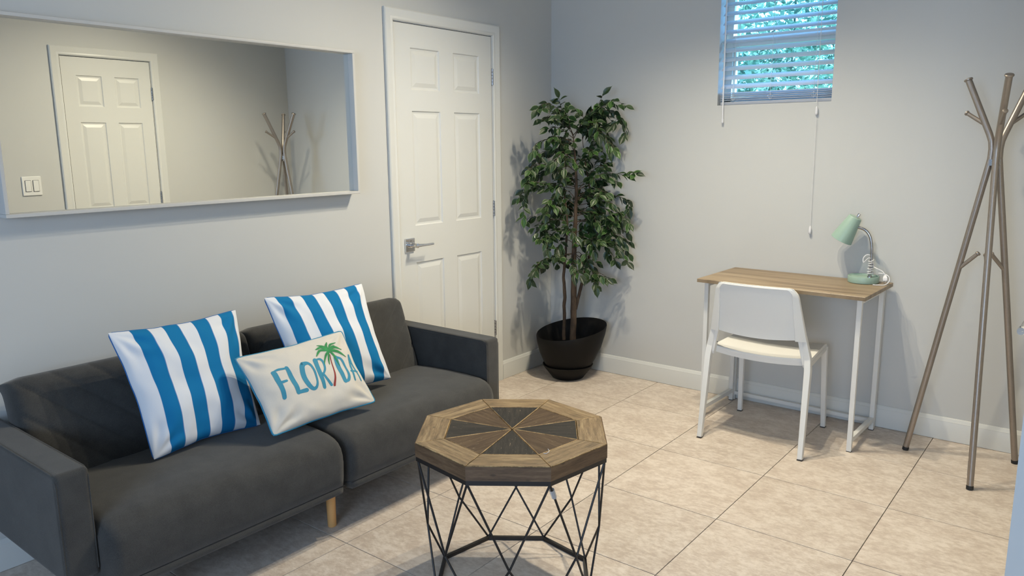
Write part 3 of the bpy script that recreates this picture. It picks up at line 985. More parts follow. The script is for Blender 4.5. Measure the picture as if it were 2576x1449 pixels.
GL = {
'F': [[(0.1737, 0.6634, 0.01205), (0.1735, 0.5017, 0.00964), (0.1613, 0.3507, 0.00803)], [(0.1545, 0.6807, 0.00241), (0.2179, 0.7003, 0.00442), (0.2744, 0.6908, 0.00442)], [(0.1832, 0.5299, 0.00562), (0.2394, 0.5311, 0.00482)]],
'L': [[(0.2948, 0.6917, 0.00723), (0.292, 0.52, 0.01004), (0.2868, 0.3524, 0.00883)], [(0.2858, 0.3494, 0.00642), (0.3615, 0.3426, 0.00803)]],
'O': [[(0.4366, 0.6769, 0.01004), (0.4132, 0.6334, 0.01044), (0.3954, 0.5228, 0.01044), (0.3934, 0.4054, 0.00964), (0.4181, 0.3376, 0.00723), (0.4523, 0.3439, 0.00562), (0.4821, 0.4143, 0.00442), (0.5023, 0.525, 0.00442), (0.5005, 0.621, 0.00522), (0.4773, 0.6745, 0.00723), (0.4366, 0.6769, 0.01004)]],
'R': [[(0.5623, 0.6769, 0.01124), (0.5452, 0.507, 0.01044), (0.5332, 0.3225, 0.00883)], [(0.5564, 0.6841, 0.00321), (0.6145, 0.6799, 0.00482), (0.6366, 0.6253, 0.00602), (0.6211, 0.5473, 0.00522), (0.5847, 0.4903, 0.00442), (0.5594, 0.4746, 0.00361)], [(0.5705, 0.4819, 0.00522), (0.5903, 0.3916, 0.00562), (0.6109, 0.3198, 0.00602)]],
'D': [[(0.7788, 0.647, 0.00964), (0.7648, 0.4879, 0.01044), (0.7508, 0.3163, 0.00883)], [(0.7811, 0.6583, 0.00442), (0.8261, 0.6099, 0.00522), (0.8348, 0.4959, 0.00522), (0.823, 0.39, 0.00602), (0.791, 0.3236, 0.00642), (0.7543, 0.3087, 0.00482)]],
'A': [[(0.930, 0.637, 0.00522), (0.897, 0.4807, 0.00522), (0.8644, 0.3065, 0.00482)], [(0.930, 0.637, 0.00522), (0.931, 0.466, 0.00482), (0.9365, 0.2873, 0.00361)], [(0.8698, 0.428, 0.00402), (0.9443, 0.4112, 0.00361)]],
}
TRUNK = [[(0.7308, 0.7025, 0.00161), (0.7181, 0.5802, 0.00241), (0.6973, 0.4672, 0.00321), (0.6366, 0.3013, 0.00482)]]
FROND = [[(0.7324, 0.7564, 0.00402), (0.7358, 0.8278, 0.00442), (0.773, 0.8888, 0.0008)], [(0.7324, 0.7564, 0.00361), (0.7819, 0.8345, 0.00402), (0.8455, 0.8446, 0.0008)], [(0.7324, 0.7564, 0.00361), (0.7082, 0.8358, 0.00402), (0.6655, 0.8786, 0.0008)], [(0.7324, 0.7564, 0.00402), (0.6832, 0.8261, 0.00482), (0.6229, 0.8205, 0.0012)], [(0.7324, 0.7564, 0.00402), (0.6539, 0.7869, 0.00482), (0.5941, 0.7288, 0.0008)], [(0.7324, 0.7564, 0.00361), (0.6869, 0.7017, 0.00402), (0.639, 0.5979, 0.0008)], [(0.7324, 0.7564, 0.00321), (0.7062, 0.6577, 0.00321), (0.6898, 0.5795, 0.0008)], [(0.7324, 0.7564, 0.00402), (0.8074, 0.7822, 0.00482), (0.8778, 0.7344, 0.0008)], [(0.7324, 0.7564, 0.00442), (0.8207, 0.7197, 0.00522), (0.8885, 0.6256, 0.0008)], [(0.7324, 0.7564, 0.00361), (0.7694, 0.6751, 0.00402), (0.7862, 0.528, 0.0008)], [(0.7324, 0.7564, 0.00321), (0.7821, 0.7979, 0.00361), (0.8146, 0.8074, 0.0008)]]
PW, PH = 0.482, 0.322
def stroke(m, st, off, barbs=False):
    """flat printed stroke following the cushion surface"""
    pts = spline([(a * PW, b * PH, r) for a, b, r in st], 10)
    def on(x, y): return SF(min(max(x / PW, 0.001), 0.999), min(max(y / PH, 0.001), 0.999), 1) + FN * off
    v = []; f = []
    k = 4
    for i, p in enumerate(pts):
        q = pts[min(i + 1, len(pts) - 1)] - pts[max(i - 1, 0)]
        t = Vector((q.x, q.y)).normalized(); s_ = Vector((-t.y, t.x))
        for j in range(k + 1):
            w_ = -1 + 2 * j / k
            v.append(on(p.x + s_.x * p.z * w_, p.y + s_.y * p.z * w_))
    for i in range(len(pts) - 1):
        for j in range(k):
            f.append((i * (k + 1) + j, (i + 1) * (k + 1) + j, (i + 1) * (k + 1) + j + 1, i * (k + 1) + j + 1))
    m.add(v, f)
    for e in (0, len(pts) - 1):    # rounded ends
        p = pts[e]; n = 14
        v = [on(p.x, p.y)] + [on(p.x + cos(2 * pi * a / n) * p.z, p.y + sin(2 * pi * a / n) * p.z) for a in range(n)]
        m.add(v, [(0, 1 + a, 1 + (a + 1) % n) for a in range(n)])
    if barbs:
        for i in range(3, len(pts) - 1):
            p = pts[i]; q = (pts[i] - pts[i - 1]); t = Vector((q.x, q.y)).normalized(); s_ = Vector((-t.y, t.x))
            for sd in (-1, 1):
                L = p.z * 2.1
                a = Vector((p.x, p.y)); b = a + t * 0.0022
                c = a + t * (L * 0.9 + 0.002) + s_ * sd * L * 0.9 + Vector((0, -0.002))
                m.add([on(a.x, a.y), on(b.x, b.y), on(c.x, c.y)], [(0, 1, 2)])
for ch, sts in GL.items():
    m = MB()
    for i, st in enumerate(sts): stroke(m, st, 0.0008 + 0.00004 * i)
    m.build('printed_letter', M['print_teal'], fp)
m = MB()
for st in TRUNK: stroke(m, st, 0.0010)
m.build('printed_palm_trunk', M['print_brown'], fp)
m = MB()
for i, st in enumerate(FROND): stroke(m, st, 0.0011 + 0.00003 * i, True)
m.build('printed_palm_crown', M['print_green'], fp)

# ------------------------------------------------------------------ octagonal coffee table
CX, CY, A0 = 1.431, -2.2323, 2.5907
ZT = 0.5257
table = thing('coffee_table', (CX, CY, 0), 'octagonal coffee table with patchwork wood top on black wire frame', 'table')
def oct_(R, k, z):
    a = A0 - k * pi / 4
    return Vector((CX + R * cos(a), CY + R * sin(a), z))
RO, RI = 0.322, 0.228
def wedge_prism(name, poly, z0, z1, mat, edge_mat, grain, bev=0.0016):
    """flat board from a 2D polygon, top edges chamfered and worn"""
    c = sum(poly, Vector((0, 0, 0))) / len(poly)
    n = len(poly)
    def inset(d):
        out = []
        for i in range(n):
            p, a, b = poly[i], poly[i - 1], poly[(i + 1) % n]
            e1 = (p - a).normalized(); e2 = (b - p).normalized()
            n1 = Vector((-e1.y, e1.x, 0)); n2 = Vector((-e2.y, e2.x, 0))
            if n1.dot(c - p) < 0: n1 = -n1
            if n2.dot(c - p) < 0: n2 = -n2
            bs = (n1 + n2); L = bs.length
            bs = bs / L if L > 1e-6 else n1
            out.append(p + bs * min(d / max(0.25, bs.dot(n1)), 0.02))
        return out
    g = 0.0012
    P0 = inset(g); P1_ = inset(g + bev)
    gr = grain.normalized(); pr = Vector((-gr.y, gr.x, 0))
    U = lambda p: ((p - c).dot(gr) * 2.2 + 0.5, (p - c).dot(pr) * 2.2 + 0.5)
    m = MB()
    v = [p.xy.to_3d() + Vector((0, 0, z0)) for p in P0] + [p.xy.to_3d() + Vector((0, 0, z1 - bev)) for p in P0] + [p.xy.to_3d() + Vector((0, 0, z1)) for p in P1_]
    uv = [U(p) for p in P0] * 2 + [U(p) for p in P1_]
    top = tuple(range(2 * n, 3 * n))
    m.add(v, [top], 0, uv)
    m.add(v, [(i, (i + 1) % n, n + (i + 1) % n, n + i) for i in range(n)] + [(n + i, n + (i + 1) % n, 2 * n + (i + 1) % n, 2 * n + i) for i in range(n)], 1, uv)
    o = m.build(name, [mat, edge_mat], table)
    bm = bmesh.new(); bm.from_mesh(o.data); bmesh.ops.remove_doubles(bm, verts=bm.verts, dist=1e-6); bmesh.ops.recalc_face_normals(bm, faces=bm.faces)
    # make sure top faces up
    for fc in bm.faces:
        if len(fc.verts) == n and abs(fc.normal.z) > 0.9:
            if fc.normal.z < 0: bmesh.ops.reverse_faces(bm, faces=bm.faces)
            break
    bm.to_mesh(o.data); bm.free()
    return o
for k in range(8):
    a, b = oct_(RO, k, 0), oct_(RO, k + 1, 0)
    c, d = oct_(RI, k + 1, 0), oct_(RI, k, 0)
    wedge_prism('rim_board', [a, b, c, d], ZT - 0.014, ZT, M['rim_wood'], M['worn_edge'], b - a, 0.0012)
    # the wedges alternate black and brown; edge 0 faces the back wall
    mt = M['inlay_black'] if k % 2 == 0 else M['inlay_brown']
    o = wedge_prism('inlay_board', [d, c, oct_(0.001, k, 0) * 1.0], ZT - 0.014, ZT - 0.0005, mt, M['worn_edge'], ((c + d) / 2 - oct_(0, 0, 0)), 0.0017)
    # side board
    m = MB()
    A, Bv = oct_(RO + 0.0015, k, 0), oct_(RO + 0.0015, k + 1, 0)
    A2, B2 = oct_(RO - 0.016, k, 0), oct_(RO - 0.016, k + 1, 0)
    z0, z1 = 0.480, ZT - 0.0022
    v = [A + Vector((0, 0, z0)), Bv + Vector((0, 0, z0)), Bv + Vector((0, 0, z1)), A + Vector((0, 0, z1)), A2 + Vector((0, 0, z0)), B2 + Vector((0, 0, z0)), B2 + Vector((0, 0, z1 - 0.012)), A2 + Vector((0, 0, z1 - 0.012))]
    uv = [(0, 0), (0.5, 0), (0.5, 0.1), (0, 0.1)] * 2
    m.add(v, [(0, 1, 2, 3), (5, 4, 7, 6), (0, 4, 5, 1), (3, 2, 6, 7)], 0, uv)
    o = m.build('side_board', M['apron_wood'], table)
m = MB(); m.add([oct_(RO - 0.004, k, ZT - 0.0145) for k in range(8)] + [oct_(RO - 0.004, k, ZT - 0.020) for k in range(8)], [tuple(range(8)), tuple(range(15, 7, -1))] + [(k, (k + 1) % 8, 8 + (k + 1) % 8, 8 + k) for k in range(8)])
m.build('top_backing', M['dark_gap'], table)
def ring_bar(name, R, z0, z1, th):
    m = MB(); v = []
    for (r, z) in ((R, z0), (R, z1), (R - th, z1), (R - th, z0)):
        v += [oct_(r, k, z) for k in range(8)]
    f = []
    for q in range(4):
        for k in range(8): f.append((q * 8 + k, q * 8 + (k + 1) % 8, ((q + 1) % 4) * 8 + (k + 1) % 8, ((q + 1) % 4) * 8 + k))
    m.add(v, f); return m.build(name, M['black_metal'], table)
ring_bar('top_ring', 0.3215, 0.465, 0.4795, 0.016)
ring_bar('base_ring', 0.272, 0.0, 0.013, 0.012)
for k in range(8):
    Tp, Tn, Mi = oct_(0.315, k, 0.466), oct_(0.315, k + 1, 0.466), oct_(0.2863, k + 0.5, 0.1878)
    Bp, Bn = oct_(0.267, k, 0.010), oct_(0.267, k + 1, 0.010)
    for a, b in ((Tp, Mi), (Tn, Mi), (Mi, Bp), (Mi, Bn)):
        m = MB(); m.tube([a, b], 0.0036, 8); m.build('wire', M['black_metal'], table, smooth=True)
# clear plastic sleeve on one wire
Tn, Mi = oct_(0.315, 4, 0.466), oct_(0.2863, 3.5, 0.1878)
m = MB(); a = Tn.lerp(Mi, 0.06); b = Tn.lerp(Mi, 0.16)
m.tube([a, b], 0.0082, 10, cap=False); m.build('plastic_sleeve', M['clear'], table, smooth=True)
m = MB()
q = Vector((1.636, -2.322, ZT + 0.0012))
m.tube(spline([q + Vector(p) for p in ((-0.012, 0.020, 0), (-0.002, 0.010, 0.003), (0.006, 0.000, 0.003), (0.004, -0.012, 0), (-0.004, -0.014, 0))], 6), 0.0008, 5)
tag(m.build('thread', M['cord']), 'tiny curl of white thread lying on the octagonal table', 'thread')

# ------------------------------------------------------------------ desk
desk = thing('desk', (1.66, -0.24, 0), 'narrow folding desk with oak-look top and white metal frame', 'desk')
th = radians(-1.6)
def dk(x, y, z):   # desk local (origin centre) to world
    return Vector((1.660 + x * cos(th) - y * sin(th), -0.243 + x * sin(th) + y * cos(th), z))
def beam(m, a, b, w_, h_=None):
    m.tube([a, b], w_, 4, sq=True, aspect=(h_ or w_) / w_)
m = MB()
hx, hy = 0.408, 0.231
zs = [(0.732, 0.0), (0.733, 0.001), (0.750, 0.001), (0.7515, 0.0)]
for i in range(4):
    pass
v = []
for (z, e) in ((0.7340, 0), (0.7505, 0), (0.7520, 0.0015)):
    for (sx, sy) in ((-1, -1), (1, -1), (1, 1), (-1, 1)): v.append(dk(sx * (hx - e), sy * (hy - e), z))
f = [(3, 2, 1, 0), (8, 9, 10, 11)]
for r in (0, 1):
    for k in range(4): f.append((r * 4 + k, r * 4 + (k + 1) % 4, (r + 1) * 4 + (k + 1) % 4, (r + 1) * 4 + k))
m.add(v, f); m.build('desktop', M['desk_wood'], desk)
for sx in (-1, 1):
    X0 = sx * 0.374
    for (nm, a, b) in (('leg', (X0, -0.180, 0.003), (X0, -0.180, 0.733)), ('leg', (X0, 0.180, 0.003), (X0, 0.180, 0.733)),
                       ('side_rail', (X0, -0.170, 0.058), (X0, 0.170, 0.058)), ('side_rail', (X0, -0.170, 0.722), (X0, 0.170, 0.722)),
                       ('rear_upright', (X0 - sx * 0.003 , 0.203, 0.003), (X0 - sx * 0.003, 0.203, 0.733))):
        m = MB(); m.tube([dk(*a), dk(*b)], 0.0105, 4, sq=True, up=(1, 0, 0) if a[2] != b[2] else (0, 0, 1)); m.build(nm, M['white_metal'], desk)
    m = MB()
    for dy in (-0.19, 0.17): m.lathe([(0.002, 0), (0.0025, 0.001)], dk(X0 - sx * 0.0105, dy, 0.066), 8, (-sx, 0, 0))
    for yy in (-0.180, 0.180):
        mm = MB(); mm.box(-0.011, 0.011, -0.011, 0.011, 0, 0.004)
        mm.v = [tuple(dk(X0 + a[0], yy + a[1], a[2])) for a in mm.v]; mm.build('foot_cap', M['screw'], desk)
m = MB(); m.tube([dk(-0.36, 0.203, 0.040), dk(0.36, 0.203, 0.040)], 0.0095, 4, sq=True); m.build('rear_rail', M['white_metal'], desk)
m = MB(); m.tube([dk(-0.36, 0.203, 0.720), dk(0.36, 0.203, 0.720)], 0.0095, 4, sq=True); m.build('rear_rail', M['white_metal'], desk)

# ------------------------------------------------------------------ chair
chair = thing('chair', (1.63, -0.44, 0), 'white plastic chair with curved back pushed up to the desk', 'chair')
def leg_part(pts, rs, nm='leg', ratio=0.8):
    m = MB(); m.tube(pts, rs, 8, up=(1, 0, 0), aspect=ratio)
    return m.build(nm, M['white_metal'], chair, smooth=True, angle=50)
def rleg(pts, w_, d_, nm='leg'):
    m = MB()
    P = [Vector(p) for p in pts]
    m.tube(P, [a for a in w_], 4, sq=True, up=(1, 0, 0), aspect=d_)
    return m.build(nm, M['white_metal'], chair, bevel=0.003)
# rear legs (left, right)
RL = [(1.394, -0.690, 0.004), (1.385, -0.602, 0.40), (1.389, -0.590, 0.452), (1.408, -0.590, 0.556)]
RR = [(1.880, -0.676, 0.004), (1.864, -0.588, 0.40), (1.857, -0.576, 0.452), (1.832, -0.578, 0.556)]
for P in (RL, RR): rleg(P, [0.0115, 0.0145, 0.015, 0.0125], 1.1)
FLg = [(1.401, -0.196, 0.004), (1.398, -0.192, 0.30), (1.397, -0.194, 0.425)]
FRg = [(1.835, -0.182, 0.004), (1.822, -0.180, 0.30), (1.818, -0.184, 0.425)]
for P in (FLg, FRg): rleg(P, [0.0115, 0.013, 0.0145], 0.9)
for P in (RL, RR, FLg, FRg):
    p = P[0]; m = MB(); m.box(p[0] - 0.012, p[0] + 0.012, p[1] - 0.012, p[1] + 0.012, 0, 0.005); m.build('foot_cap', M['screw'], chair)
# side rails under the seat
for a, b in (((1.386, -0.600, 0.424), (1.397, -0.190, 0.420)), ((1.860, -0.586, 0.424), (1.818, -0.180, 0.420))):
    m = MB(); m.tube([a, b], 0.0125, 4, sq=True, up=(0, 0, 1), aspect=0.9); m.build('side_rail', M['white_metal'], chair, bevel=0.003)
# seat: thin curved shell
m = MB(); nx, ny = 24, 20; th_ = 0.016
def seat_pt(a, b, dz):
    # a 0..1 left-right, b 0..1 rear-front
    yl, yr = -0.574, -0.562
    y = (yl + (yr - yl) * a) * (1 - b) + (-0.186) * b
    xl = 1.398 * (1 - b) + 1.388 * b; xr = 1.866 * (1 - b) + 1.828 * b
    x = xl + (xr - xl) * a
    z = 0.452 - 0.013 * (1 - (2 * a - 1) ** 2) * (1 - 0.5 * b) - 0.012 * max(0, b - 0.82) / 0.18 - 0.002 * b
    y -= 0.018 * (1 - (2 * a - 1) ** 2) * (1 - b)
    return Vector((x, y, z + dz))
v = []
for dz in (0, -th_):
    for j in range(ny + 1):
        for i in range(nx + 1): v.append(seat_pt(i / nx, j / ny, dz))
N1 = (nx + 1) * (ny + 1)
f = []
for j in range(ny):
    for i in range(nx):
        q = (j * (nx + 1) + i, j * (nx + 1) + i + 1, (j + 1) * (nx + 1) + i + 1, (j + 1) * (nx + 1) + i)
        f.append(q); f.append(tuple(N1 + k for k in reversed(q)))
bd = [i for i in range(nx + 1)] + [j * (nx + 1) + nx for j in range(1, ny + 1)] + [ny * (nx + 1) + i for i in range(nx - 1, -1, -1)] + [j * (nx + 1) for j in range(ny - 1, 0, -1)]
for i in range(len(bd)): a, b = bd[i], bd[(i + 1) % len(bd)]; f.append((a, N1 + a, N1 + b, b))
m.add(v, f)
# rear apron below the seat edge
va = []
for i in range(nx + 1):
    p = seat_pt(i / nx, 0, 0)
    va += [p + Vector((0, -0.002, -0.004)), p + Vector((0, 0.004, -0.034)), p + Vector((0, 0.010, -0.034)), p + Vector((0, 0.010, -0.008))]
fa = []
for i in range(nx):
    for q in range(4): fa.append((i * 4 + q, i * 4 + (q + 1) % 4, (i + 1) * 4 + (q + 1) % 4, (i + 1) * 4 + q))
m.add(va, fa)
m.build('seat', M['white_plastic'], chair, smooth=True, angle=50)
# backrest: panel with rounded upper corners and thick rolled rim
def bk(a, b):
    """a -1..1 across, b 0..1 bottom to top"""
    z = 0.545 + (0.786 - 0.545) * b
    xl = 1.392 + (1.428 - 1.392) * b; xr = 1.848 + (1.806 - 1.848) * b
    x = (xl + xr) / 2 + (xr - xl) / 2 * a
    y = -0.600 - 0.045 * b - 0.028 * (1 - a * a) * (1 - 0.25 * b) + 0.012 * (a + 1) / 2
    return Vector((x, y, z))
def bk_z(a):   # rounded corner profile of the top edge: returns b of the outline
    t = max(0, (abs(a) - 0.90) / 0.10)
    return 1 - 0.10 * (1 - sqrt(max(0, 1 - t * t)))
m = MB(); nx, nz = 36, 16; v = []
for sd in (0, 0.005):
    for j in range(nz + 1):
        for i in range(nx + 1):
            a = (-1 + 2 * i / nx) * 0.975
            b = (j / nz) * (bk_z(a / 0.975) - 0.01) + 0.0
            p = bk(a, b)
            if b < 0.05: p.z += -0.018 * (1 - (a) ** 2) * (1 - b / 0.05)
            v.append(p + Vector((0, sd, 0)))
N1 = (nx + 1) * (nz + 1); f = []
for j in range(nz):
    for i in range(nx):
        q = (j * (nx + 1) + i, j * (nx + 1) + i + 1, (j + 1) * (nx + 1) + i + 1, (j + 1) * (nx + 1) + i)
        f.append(q); f.append(tuple(N1 + k for k in reversed(q)))
bd = [i for i in range(nx + 1)] + [j * (nx + 1) + nx for j in range(1, nz + 1)] + [nz * (nx + 1) + i for i in range(nx - 1, -1, -1)] + [j * (nx + 1) for j in range(nz - 1, 0, -1)]
for i in range(len(bd)): a, b = bd[i], bd[(i + 1) % len(bd)]; f.append((a, N1 + a, N1 + b, b))
m.add(v, f)
m.build('backrest', M['white_plastic'], chair, smooth=True, angle=60)
# broad moulded frame round the back: flat side sleeves that narrow to a thin top edge
K_ = []
NB = 10
for i in range(NB): K_.append((-1, -0.04 + i / NB * 0.84, 0.046 - 0.018 * i / NB, 0.013 - 0.009 * i / NB))
for i in range(9):
    a_ = pi / 2 * i / 8
    K_.append((-1 + 0.20 * (1 - cos(a_)), 0.80 + 0.19 * sin(a_), None, i / 8))
for i in range(1, 16): K_.append((-0.80 + 1.60 * i / 16, 0.99, 0.009, 0.0025))
K_ += [(-q[0], q[1], q[2], q[3]) for q in reversed(K_[:NB + 9])]
OUT = [bk(q[0], q[1]) for q in K_]
INN = []; DEP = []
for q in K_:
    w_, dp = q[2], q[3]
    if w_ is None:
        t = q[3]; w_ = 0.028 * (1 - t) + 0.009 * t; dp = 0.004 * (1 - t) + 0.0025 * t
        an = pi / 2 * t
        INN.append((w_ * cos(an) + 0.0 * t, w_ * sin(an) + 0.010 * sin(2 * an) * 0)); DEP.append(dp)
    elif w_ > 0.02: INN.append((w_, 0.0)); DEP.append(dp)
    else: INN.append((0.0, w_)); DEP.append(dp)
m = MB(); v = []
for i, (q, o_, (ix, iz), dp) in enumerate(zip(K_, OUT, INN, DEP)):
    sgn = 1 if q[0] < 0 else -1
    inn = o_ + Vector((sgn * ix, 0, -iz))
    aa = (inn.x - (bk(-1, q[1]).x + bk(1, q[1]).x) / 2) / ((bk(1, q[1]).x - bk(-1, q[1]).x) / 2)
    py = bk(max(-1, min(1, aa)), q[1]).y
    yb = o_.y - dp * 0.55; yf = o_.y + 0.016
    e = 0.003
    v += [Vector((o_.x, yb + e, o_.z)), Vector((o_.x, yf, o_.z)), Vector((inn.x, py + 0.008, inn.z)), Vector((inn.x, min(yb, py - dp) + e * 0.6, inn.z)), Vector((inn.x - sgn * e * (1 if ix > iz else 0), min(yb, py - dp), inn.z + e * 0.5 * (1 if iz > ix else 0))), Vector((o_.x + sgn * e * (1 if ix > iz else 0), yb, o_.z - e * 0.8 * (1 if iz > ix else 0)))]
nq = 6; L_ = len(K_)
f = [(i * nq + j, (i + 1) * nq + j, (i + 1) * nq + (j + 1) % nq, i * nq + (j + 1) % nq) for i in range(L_ - 1) for j in range(nq)]
f += [tuple(range(nq)), tuple(reversed(range((L_ - 1) * nq, L_ * nq)))]
m.add(v, f)
m.build('back_frame', M['white_plastic'], chair, smooth=True, angle=35)
# plastic brackets that join back and seat inside the rear legs
for sx, P in ((1, RL), (-1, RR)):
    x = P[2][0] + sx * 0.017
    m = MB()
    sec = [(-0.600, 0.560), (-0.577, 0.560), (-0.570, 0.470), (-0.566, 0.430), (-0.572, 0.413), (-0.590, 0.410), (-0.597, 0.425), (-0.598, 0.470)]
    sh = 0.006 if sx < 0 else -0.004
    xo = 0.010 if sx > 0 else -0.004
    lean = (P[3][0] - P[2][0]) / 0.11
    v = [(x - 0.010 * 1 + lean * (z - 0.45), y + sh, z) for y, z in sec] + [(x + 0.010 + lean * (z - 0.45), y + sh, z) for y, z in sec]
    n = len(sec)
    m.add(v, [tuple(reversed(range(n))), tuple(range(n, 2 * n))] + [(i, (i + 1) % n, n + (i + 1) % n, n + i) for i in range(n)])
    br = m.build('bracket', M['white_plastic'], chair, bevel=0.003)
    if sx > 0:
        for (y, z) in ((-0.602, 0.548 + 0.012), (-0.598, 0.472)):
            m = MB(); m.lathe([(0.0032, 0), (0.0032, 0.002)], (x + 0.0095 + lean * (z - 0.45), y + 0.012, z), 10, (1, 0, 0)); m.build('screw', M['screw'], br)

# ------------------------------------------------------------------ desk lamp
lamp = thing('desk_lamp', (1.951, -0.088, 0.752), 'mint green gooseneck desk lamp on the desk corner', 'lamp')
LB = Vector((1.951, -0.088, 0.752))
m = MB(); m.lathe([(0.066, 0), (0.0705, 0.002), (0.0715, 0.006), (0.0715, 0.031), (0.0700, 0.0335), (0.0675, 0.0335), (0.066, 0.030), (0.062, 0.0265), (0.03, 0.024), (0.001, 0.024)], LB, 56)
m.build('base', M['mint'], lamp, smooth=True, angle=35)
SB = Vector((1.978, -0.082, 0.776))
neck = spline([SB, SB + Vector((0.003, 0, 0.05)), Vector((1.980, -0.082, 0.865)), Vector((1.978, -0.082, 0.920)), Vector((1.967, -0.082, 0.975)), Vector((1.943, -0.083, 1.008)), Vector((1.905, -0.084, 1.022))], 12)
rs = [0.0066 + 0.0006 * (i % 2) for i in range(len(neck))]
m = MB(); m.tube(neck, rs, 14); m.lathe([(0.011, 0), (0.011, 0.010), (0.008, 0.014)], SB + Vector((0, 0, -0.002)), 16)
m.build('gooseneck', M['chrome_dark'], lamp, smooth=True)
c_big = Vector((1.834, -0.086, 0.955)); c_sm = Vector((1.893, -0.084, 1.070))
ax = (c_sm - c_big); Lh = ax.length
m = MB(); m.lathe([(0.050, 0.004), (0.0525, 0.0), (0.0532, 0.0005), (0.0322, Lh - 0.004), (0.0300, Lh), (0.010, Lh + 0.001), (0.0005, Lh + 0.001)], c_big, 48, ax)
m.lathe([(0.0505, 0.003), (0.0300, Lh - 0.006), (0.001, Lh - 0.006)], c_big, 48, ax, cap=False)
m.build('shade', M['mint'], lamp, smooth=True, angle=40)
m = MB(); m.lathe([(0.0078, 0), (0.0078, 0.016), (0.0066, 0.019)], c_big + ax.normalized() * (Lh + 0.0005) + Vector((0.009, 0, 0.0)), 16, ax)
m.build('switch_knob', M['chrome'], lamp, smooth=True)
m = MB(); m.lathe([(0.010, 0), (0.016, 0.02), (0.026, 0.05), (0.024, 0.066), (0.010, 0.076)], c_big + ax.normalized() * (Lh - 0.015), 20, -ax)
m.build('bulb', M['white_plastic'], lamp, smooth=True)
# cord wound on the stem, with loop and plug
cp = []
for i in range(90):
    t = i / 89
    a = t * 2 * pi * 6.2
    r = 0.0125 + 0.003 * sin(5.3 * a * 0.37)
    cp.append(SB + Vector((r * cos(a) + 0.002, r * sin(a), 0.012 + 0.078 * t + 0.002 * sin(a * 1.7))))
cp += spline([cp[-1], SB + Vector((-0.008, -0.014, 0.098)), SB + Vector((-0.030, -0.010, 0.075)), SB + Vector((-0.034, -0.004, 0.095)), SB + Vector((-0.020, 0.002, 0.112)), SB + Vector((-0.003, 0.010, 0.104)), SB + Vector((0.010, 0.006, 0.06)),
              SB + Vector((0.028, -0.012, 0.052)), SB + Vector((0.060, -0.020, 0.040)), SB + Vector((0.075, -0.022, 0.022))], 8)[1:]
m = MB(); m.tube(cp, 0.0024, 7); cord = m.build('cord', M['cord'], lamp, smooth=True)
m = MB()
m.tube(spline([SB + Vector((0.042, -0.012, 0.028)), SB + Vector((0.065, -0.018, 0.028)), SB + Vector((0.090, -0.022, 0.018)), SB + Vector((0.096, -0.030, -0.004)), SB + Vector((0.082, -0.052, -0.0195)), SB + Vector((0.055, -0.068, -0.0205)), SB + Vector((0.034, -0.076, -0.0205))], 8), 0.0024, 7)
m.build('cord', M['cord'], lamp, smooth=True)
m = MB(); m.tube([SB + Vector((0.075, -0.022, 0.022)), SB + Vector((0.077, -0.026, 0.008)), SB + Vector((0.079, -0.028, -0.004))], [0.006, 0.0105, 0.0095], 4, sq=True, aspect=0.7)
pl_ = m.build('plug', M['cord'], lamp, bevel=0.0015)
for q in (-0.005, 0.006):
    m = MB(); m.box(-0.0012, 0.0012, -0.003, 0.003, -0.016, 0); m.v = [tuple(SB + Vector((0.079 + q, -0.028, -0.004)) + Vector(p)) for p in m.v]; m.build('prong', M['chrome_dark'], pl_)

# ------------------------------------------------------------------ coat rack
KX, KY = 2.480, -0.309
rack = thing('coat_rack', (KX, KY, 0), 'brushed metal tripod coat rack standing in the corner', 'coat rack')
def rk(ang, r, z): return Vector((KX + r * cos(ang), KY + r * sin(ang), z))
def cap_tip(m, p, d, r):
    d = Vector(d).normalized()
    m.lathe([(r, -0.002), (r * 1.28, 0.0), (r * 1.34, 0.004), (r * 1.2, 0.007), (r * 0.6, 0.009)], p, 14, d)
for ang in (radians(167), radians(284), radians(45)):
    path = [rk(ang, 0.252, 0.012), rk(ang, 0.018, 1.345)]
    bend = arc(rk(ang, 0.018, 1.345), 0, 0, 1, 1, (0, 0, 0), (0, 0, 0))[:0]
    pts = [rk(ang, 0.252, 0.012), rk(ang, 0.1365, 0.68), rk(ang, 0.026, 1.31), rk(ang, 0.0175, 1.36), rk(ang, 0.0165, 1.40), rk(ang, 0.0205, 1.432), rk(ang, 0.031, 1.460), rk(ang, 0.0445, 1.49), rk(ang, 0.132, 1.684)]
    m = MB(); m.tube(pts, 0.0132, 16)
    cap_tip(m, pts[-1], pts[-1] - pts[-2], 0.0132)
    leg = m.build('leg', M['steel'], rack, smooth=True)
    m = MB(); m.lathe([(0.010, 0), (0.0142, 0.002), (0.0142, 0.016), (0.0133, 0.018)], rk(ang, 0.2535, 0.0), 16, (pts[1] - pts[0]))
    m.build('foot', M['black_rubber'], leg, smooth=True)
    m = MB(); a = rk(ang, 0.048, 1.498); b = rk(ang, 0.124, 1.548); m.tube([a, b], 0.0082, 12); cap_tip(m, b, b - a, 0.0082); m.build('hook', M['steel'], leg, smooth=True)
    m = MB(); a = rk(ang, 0.100, 0.885); b = rk(ang, 0.030, 0.958); m.tube([a, b], 0.0082, 12); cap_tip(m, b, b - a, 0.0082); m.build('hook', M['steel'], leg, smooth=True)
m = MB(); m.lathe([(0.010, 1.318), (0.010, 1.372)], (KX, KY, 0), 6)
for ang in (radians(167), radians(284), radians(45)):
    m.tube([rk(ang, 0.004, 1.345), rk(ang, 0.018, 1.345)], 0.013, 4, sq=True)
m.build('joint', M['chrome_dark'], rack)
m = MB(); p0, p1 = rk(radians(284), 0.2405, 0.055), rk(radians(284), 0.2300, 0.115)
m.tube([p0, p1], 0.0138, 16, cap=False)
